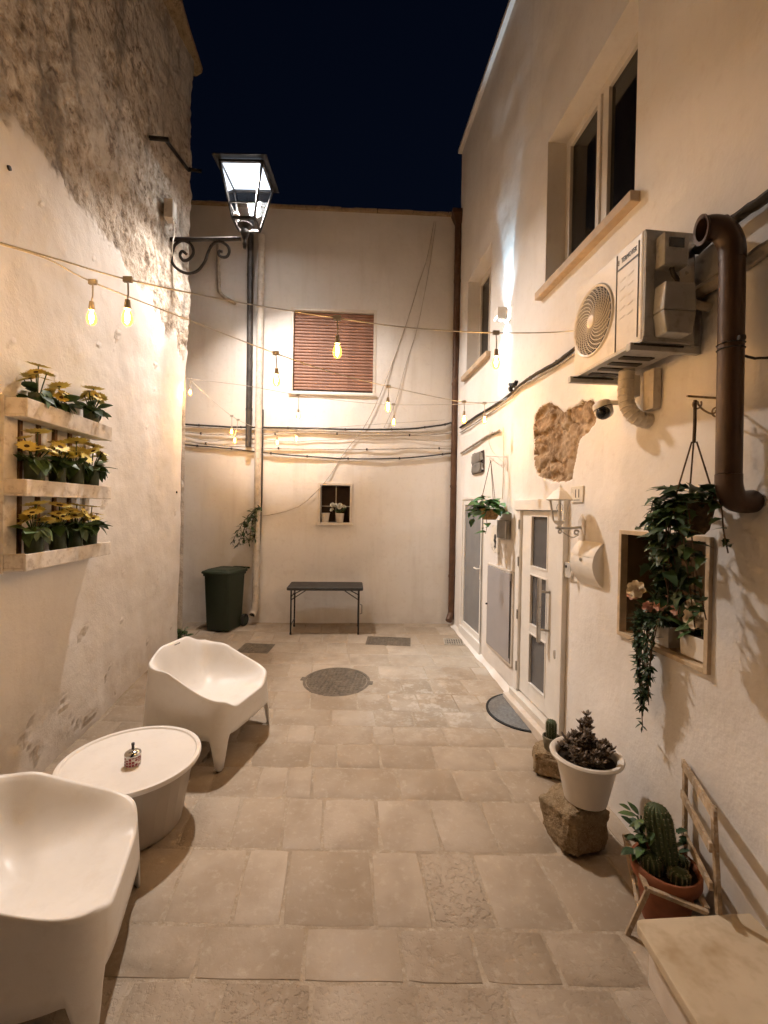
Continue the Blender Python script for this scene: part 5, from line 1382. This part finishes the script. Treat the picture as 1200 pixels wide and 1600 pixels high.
def blob(mb, c, r, seed, n=10, M0=None, amp=.25, fr=2.2):
    vs = []; fs = []
    for i in range(n+1):
        th = math.pi*i/n
        for k in range(n*2):
            ph = 2*math.pi*k/(n*2); d = Vector((math.sin(th)*math.cos(ph), math.sin(th)*math.sin(ph), math.cos(th)))
            d2 = Vector((math.copysign(abs(d.x)**.5,d.x), math.copysign(abs(d.y)**.5,d.y), math.copysign(abs(d.z)**.5,d.z)))
            q = 1 + amp*fbm(d.x*fr+seed, d.y*fr, d.z*fr, 5) + (.05*fbm(d.x*7+seed, d.y*7, d.z*7, 4) if n > 15 else 0)
            vs.append((c[0]+d2.x*r[0]*q, c[1]+d2.y*r[1]*q, c[2]+d2.z*r[2]*q))
    for i in range(n):
        for k in range(n*2): fs.append((i*n*2+k, (i+1)*n*2+k, (i+1)*n*2+(k+1)%(n*2), i*n*2+(k+1)%(n*2)))
    mb.add(vs, fs, M0)
MB().box(-.27,.27,-.006,-.0005,.0,.30).build('backing', M['dark_room'], vt)
for (x,z,rx,rz) in ((0,.075,.24,.07),(-.02,.22,.23,.075)):
    s = MB(); blob(s, (x,-.008,z), (rx,.03,rz), x+z, 10); s.build('stone', M['sheet_grey'], vt, smooth=60)
# small hanging basket
scroll_bracket(RW, -5.34, 2.73, .26, .16, 'thin pale scroll bracket above the meter box holding a basket', 'wood_white', .005)
hb2 = fthing(RW, -5.34, 1.985, -.20, 'hanging_basket', 'wicker basket of bright heart-shaped leaves hanging near the far door', 'hanging plant')
MB().lathe([(.07,.0),(.09,.02),(.12,.10),(.125,.13),(.115,.13),(.10,.05)], 20, caps=False).build('basket', M['wicker'], hb2, smooth=40)
MB().lathe([(.112,.11),(.001,.115)],16).build('soil', M['soil'], hb2)
for k in range(3):
    a = 2*math.pi*k/3+.3; MB().tube([(.12*math.cos(a),.12*math.sin(a),.13),(.0,.0,.70)], .004, 5).build('cord', M['rope'], hb2)
rr = random.Random(55)
for k in range(40):
    a = rr.uniform(0,6.28); e = rr.uniform(.03,.20); leaf(hb2, L_heart, (e*math.cos(a),e*math.sin(a)*.9-.02,.15+rr.uniform(-.06,.14)-e*.3), (math.cos(a),math.sin(a)-.35,rr.uniform(-.4,.5)), rr.uniform(.10,.16), rr.uniform(-.5,.5))
tendril(hb2, (-.10,-.06,.13), (-.30,-.10,-.04), (-.05,-.03,.04), 6, (L_heart,), .09, .13, .02)
tendril(hb2, (.10,-.06,.13), (.16,-.10,-.16), (.05,-.03,.04), 6, (L_heart,), .09, .13, .02)

# ================================================================== LEFT WALL SMALL THINGS
def lw(px, py, t=-.05):
    s, z = LW.hit(px, py, t); return (s, z)
s_, z_ = lw(268,330,-.10)
jb = fthing(LW, s_, z_, -.08, 'junction_box', 'grey junction box with a lead above the street lantern bracket', 'junction box')
MB().box(-.07,.07,-.06,.05,-.12,.12).build('box', M['white_pipe'], jb, bevel=.006)
MB().box(-.055,.055,-.064,-.0605,-.09,.09).build('cover', M['pot_white'], jb)
MB().tube(smooth_path([(-.02,-.05,-.12),(.0,-.06,-.28),(-.03,-.05,-.42),(.04,-.02,-.55)],5), .008, 6).build('lead', M['cable_white'], jb)
s_, z_ = lw(250,217,-.10); s2, z2 = lw(296,274,-.10)
wb_ = fthing(LW, s_, z_, -.10, 'iron_stay', 'cranked iron stay fixed high on the bare masonry above the lantern', 'bracket')
st_ = MB(); st_.tube([(.0,.12,.0),(.0,-.10,.0)], .025, 8); st_.build('spike', M['iron'], wb_)
MB().tube([(.0,-.06,.0),(s2-s_-.1,-.02,z2-z_)], .022, 8).build('stay_bar', M['iron'], wb_)
MB().tube([(s2-s_-.12,-.02,z2-z_),(s2-s_-.1,-.20,z2-z_)], .024, 8).build('spike', M['iron'], wb_)
for i, (px, py, lb) in enumerate(((273,769,'small rusty wall plug near the old house corner'), (8,262,'dark nail hole high in the plaster at the left edge'))):
    s_, z_ = lw(px, py, 0); yy = left_y(s_, z_)[0]
    nl = fthing(LW, s_, z_, yy, 'wall_plug', lb, 'wall plug'); MB().lathe([(.018,-.01),(.016,.012),(.006,.014)],10,Matrix.Rotation(R(90),4,'X')).build('plug', M['iron'], nl)

# ================================================================== ROCKS, POTS AND CACTI BY THE RIGHT WALL
def rock(p, r, seed, label, rz):
    t = thing('tufa_block', label, 'stone', p, rz); s = MB(); blob(s, (0,0,r[2]*.92), r, seed, 30, None, .15, 1.6)
    o = s.build('block', M['tufa'], t, smooth=60)
    for v in o.data.vertices: v.co.z = max(v.co.z, .0)
    return t
rock((1.29,2.93,fz(2.93)-.005), (.175,.165,.145), 3.3, 'large rough yellow tufa block under the white flower pot', R(15))
rock((1.40,3.64,fz(3.64)-.005), (.135,.13,.105), 7.9, 'small rough tufa stone under the little cactus', R(-20))
PZ = fz(2.93)+.275
wp = thing('flower_pot', 'white plastic pot of brown succulent standing on the large tufa block', 'flower pot', (1.345,2.90,PZ))
MB().lathe([(.115,0),(.13,.006),(.150,.10),(.175,.215),(.186,.27),(.200,.275),(.222,.283),(.226,.296),(.218,.306),(.196,.304),(.180,.285),(.172,.23)], 48, caps=False).build('pot', M['pot_white'], wp, smooth=50)
MB().lathe([(.115,.0),(.001,.001)],24).build('pot_base', M['pot_white'], wp)
MB().lathe([(.176,.255),(.001,.265)],24).build('soil', M['soil'], wp)
JADE = MB()
for i in range(5):
    z_ = [0,.22,.55,.85,1.0][i]; rad = [.06,.20,.26,.17,.02][i]
    for k in range(6): a = 2*math.pi*k/6; JADE.v.append((rad*math.cos(a), z_, .35*rad*math.sin(a)+.10*z_*z_))
for i in range(4):
    for k in range(6): JADE.f.append([i*6+k, i*6+(k+1)%6, (i+1)*6+(k+1)%6, (i+1)*6+k]); JADE.mi.append(0)
L_jade = JADE.mesh('jade_leaf', M['jade'], 180)
def succulent(t, n, spread, h, z0, seed, mat='jade', lean=(0,0), sz=(.030,.048)):
    r3 = random.Random(seed); fo = MB(); stems = MB()
    for k in range(n):
        a = r3.uniform(0,6.28); e = spread*math.sqrt(r3.random()); hh_ = h*(1-.55*(e/spread)**2)*r3.uniform(.55,1.1)
        tip = Vector((e*math.cos(a)+lean[0]*hh_, e*math.sin(a)+lean[1]*hh_, z0+hh_)); base = Vector((e*.45*math.cos(a), e*.45*math.sin(a), z0-.02))
        stems.tube(smooth_path([base, lerp(base,tip,.5)+Vector((0,0,.015)), tip],3), .006, 6)
        for lv in range(3):
            c = lerp(tip, base, lv*.17)
            for q in range(6):
                b = 2*math.pi*q/6 + lv*.5 + r3.uniform(-.2,.2); mass(fo, L_jade, c, (math.cos(b),math.sin(b),.9-.45*lv+r3.uniform(-.2,.2)), r3.uniform(*sz), 0)
    stems.build('stems', M['twig'], t, smooth=60); fo.build('foliage', M[mat], t, smooth=180, recalc=False, kind='stuff')
succulent(wp, 46, .165, .12, .27, 5)
succulent(wp, 16, .07, .24, .28, 6, lean=(.1,.35))
def cactus(t, base, top, r, ribs, name='cactus', seed=1):
    base = Vector(base); top = Vector(top); n = ribs*6; L = 16; mb = MB(); ax = (top-base)
    sp = MB()
    for i in range(L+1):
        u = i/L; prof = r*min(1, (.78+.5*u))*(1 if u < .78 else math.sqrt(max(.0006, 1-((u-.78)/.22)**2)))
        c = base + ax*u
        for k in range(n):
            a = 2*math.pi*k/n; q = prof*(1+.11*math.cos(a*ribs)); mb.v.append((c.x+q*math.cos(a), c.y+q*math.sin(a), c.z))
        if 0 < i < L:
            for k in range(ribs):
                a = 2*math.pi*k/ribs; q = prof*1.115; p = Vector((c.x+q*math.cos(a), c.y+q*math.sin(a), c.z)); o_ = Vector((math.cos(a),math.sin(a),.3))
                for d_ in (o_, o_+Vector((0,0,.8)), o_+Vector((-math.sin(a),math.cos(a),0))*.8, o_-Vector((-math.sin(a),math.cos(a),0))*.8):
                    d_ = d_.normalized()*.011; s = Vector((.0009,.0009,.0004)); sp.add([p-s, p+s, p+d_], [(0,1,2)])
    for i in range(L):
        for k in range(n): mb.f.append([i*n+k, i*n+(k+1)%n, (i+1)*n+(k+1)%n, (i+1)*n+k]); mb.mi.append(0)
    mb.f.append([L*n+k for k in range(n)]); mb.mi.append(0)
    c_ = mb.build(name, M['cactus'], t, smooth=180); sp.build('spines', M['spine'], c_, recalc=False, kind='stuff')
sc_ = thing('cactus_pot', 'little round cactus in a small clay pot on the smaller tufa stone', 'potted cactus', (1.385,3.60,fz(3.64)+.198))
MB().lathe([(.05,0),(.054,.004),(.066,.085),(.070,.088),(.070,.105),(.062,.106),(.058,.08)],22,caps=False).build('pot', M['pot_small'], sc_, smooth=40)
MB().lathe([(.060,.09),(.001,.095)],14).build('soil', M['soil'], sc_)
cactus(sc_, (0,0,.08), (.0,.01,.235), .038, 13)
# tiny wooden chair with a terracotta pot of cacti
ch = thing('small_chair', 'tiny weathered wooden chair frame holding a terracotta pot against the right wall', 'chair', (1.53,2.38,fz(2.38)))
O = Vector(ch.location)
def cb_(name, a, b, w1=.024, w2=.02): MB().bar(Vector(a)-O, Vector(b)-O, w1, w2).build(name, M['wood_chair'], ch, bevel=.003)
nl_, fl2, nr, fr_ = (1.366,2.25,.20), (1.45,2.62,.20), (1.605,2.15,.17), (1.69,2.52,.17)
cb_('seat_rail', nl_, fl2); cb_('seat_rail', nl_, nr); cb_('seat_rail', (1.462,2.615,.197), (1.685,2.53,.172)); cb_('seat_rail', (1.612,2.165,.172), (1.682,2.505,.172))
cb_('leg', (1.372,2.252,.19), (1.291,2.285,fz(2.285)), .022, .022); cb_('leg', (1.452,2.61,.19), (1.482,2.557,fz(2.557)), .022, .022)
cb_('leg', (1.605,2.135,.70), (1.655,2.125,fz(2.12)), .022, .022); cb_('leg', (1.715,2.50,.70), (1.715,2.48,fz(2.48)), .02, .022)
cb_('back_slat', (1.575,2.08,.685), (1.722,2.53,.685), .016, .05); cb_('back_slat', (1.565,2.09,.53), (1.700,2.50,.53), .016, .045); cb_('back_slat', (1.585,2.11,.33), (1.700,2.49,.33), .016, .04)
cb_('stretcher', (1.482,2.557,-.02), (1.50,2.40,.02), .018, .018); cb_('stretcher', (1.335,2.27,.08), (1.47,2.575,.03), .016, .016)
tp_ = thing('terracotta_pot', 'terracotta pot with a ribbed cactus and succulents inside the tiny chair', 'potted cactus', (1.535,2.37,fz(2.37)))
MB().lathe([(.100,0),(.106,.004),(.138,.235),(.142,.238),(.162,.240),(.165,.250),(.165,.300),(.160,.306),(.148,.304),(.140,.25)],40,caps=False).build('pot', M['terracotta'], tp_, smooth=40)
MB().lathe([(.100,.0),(.001,.001)],20).build('pot_base', M['terracotta'], tp_)
MB().lathe([(.145,.272),(.001,.28)],20).build('soil', M['soil'], tp_)
cactus(tp_, (.01,.0,.24), (-.035,.04,.60), .062, 15); cactus(tp_, (-.075,-.01,.24), (-.085,-.01,.36), .045, 13); cactus(tp_, (.02,-.075,.24), (.02,-.08,.335), .042, 13); cactus(tp_, (.075,.02,.24), (.085,.02,.33), .04, 13)
rr = random.Random(77)
for k in range(26):
    a = rr.uniform(1.6,4.0); e = rr.uniform(.06,.15); z_ = .30+rr.uniform(0,.22); leaf(tp_, rr.choice((L_oval,L_ovald)), (e*math.cos(a)-.01,e*math.sin(a)*.7+.06,z_), (math.cos(a),math.sin(a)-.2,rr.uniform(-.2,.8)), rr.uniform(.06,.09), rr.uniform(-.4,.4))
for k in range(5): MB().tube([(-.05,.05,.27),(-.08-.01*k,.07,.38),(-.11+.02*k,.08,.50)], .005, 5).build('stem', M['stem'], tp_)
for k in range(14):
    a = rr.uniform(-.6,1.8); leaf(tp_, L_ovald, (.07+.03*math.cos(a),.06+.03*math.sin(a),.32+rr.uniform(0,.12)), (math.cos(a),math.sin(a),rr.uniform(0,.8)), rr.uniform(.04,.07), rr.uniform(-.4,.4))

# ================================================================== DOORSTEP IN THE FOREGROUND
ds_ = thing('doorstep', 'stained stone slab doorstep on a plastered base in the bottom right corner', 'step', (1.21,2.09,fz(2.0)))
base = MB(); xw = 1.75
base.box(.055, .62, -2.6, -.03, -.25, .225); base.build('base', M['step_base'], ds_, bevel=.008)
sb_ = MB(); sb_.prism([(0,-2.6),(.0,-.03),(.012,-.006),(.035,0),(.60,.045),(.80,.05),(.80,-2.6)], .2255, .272); sb_.build('slab', M['ledge_stone'], ds_, bevel=.008)
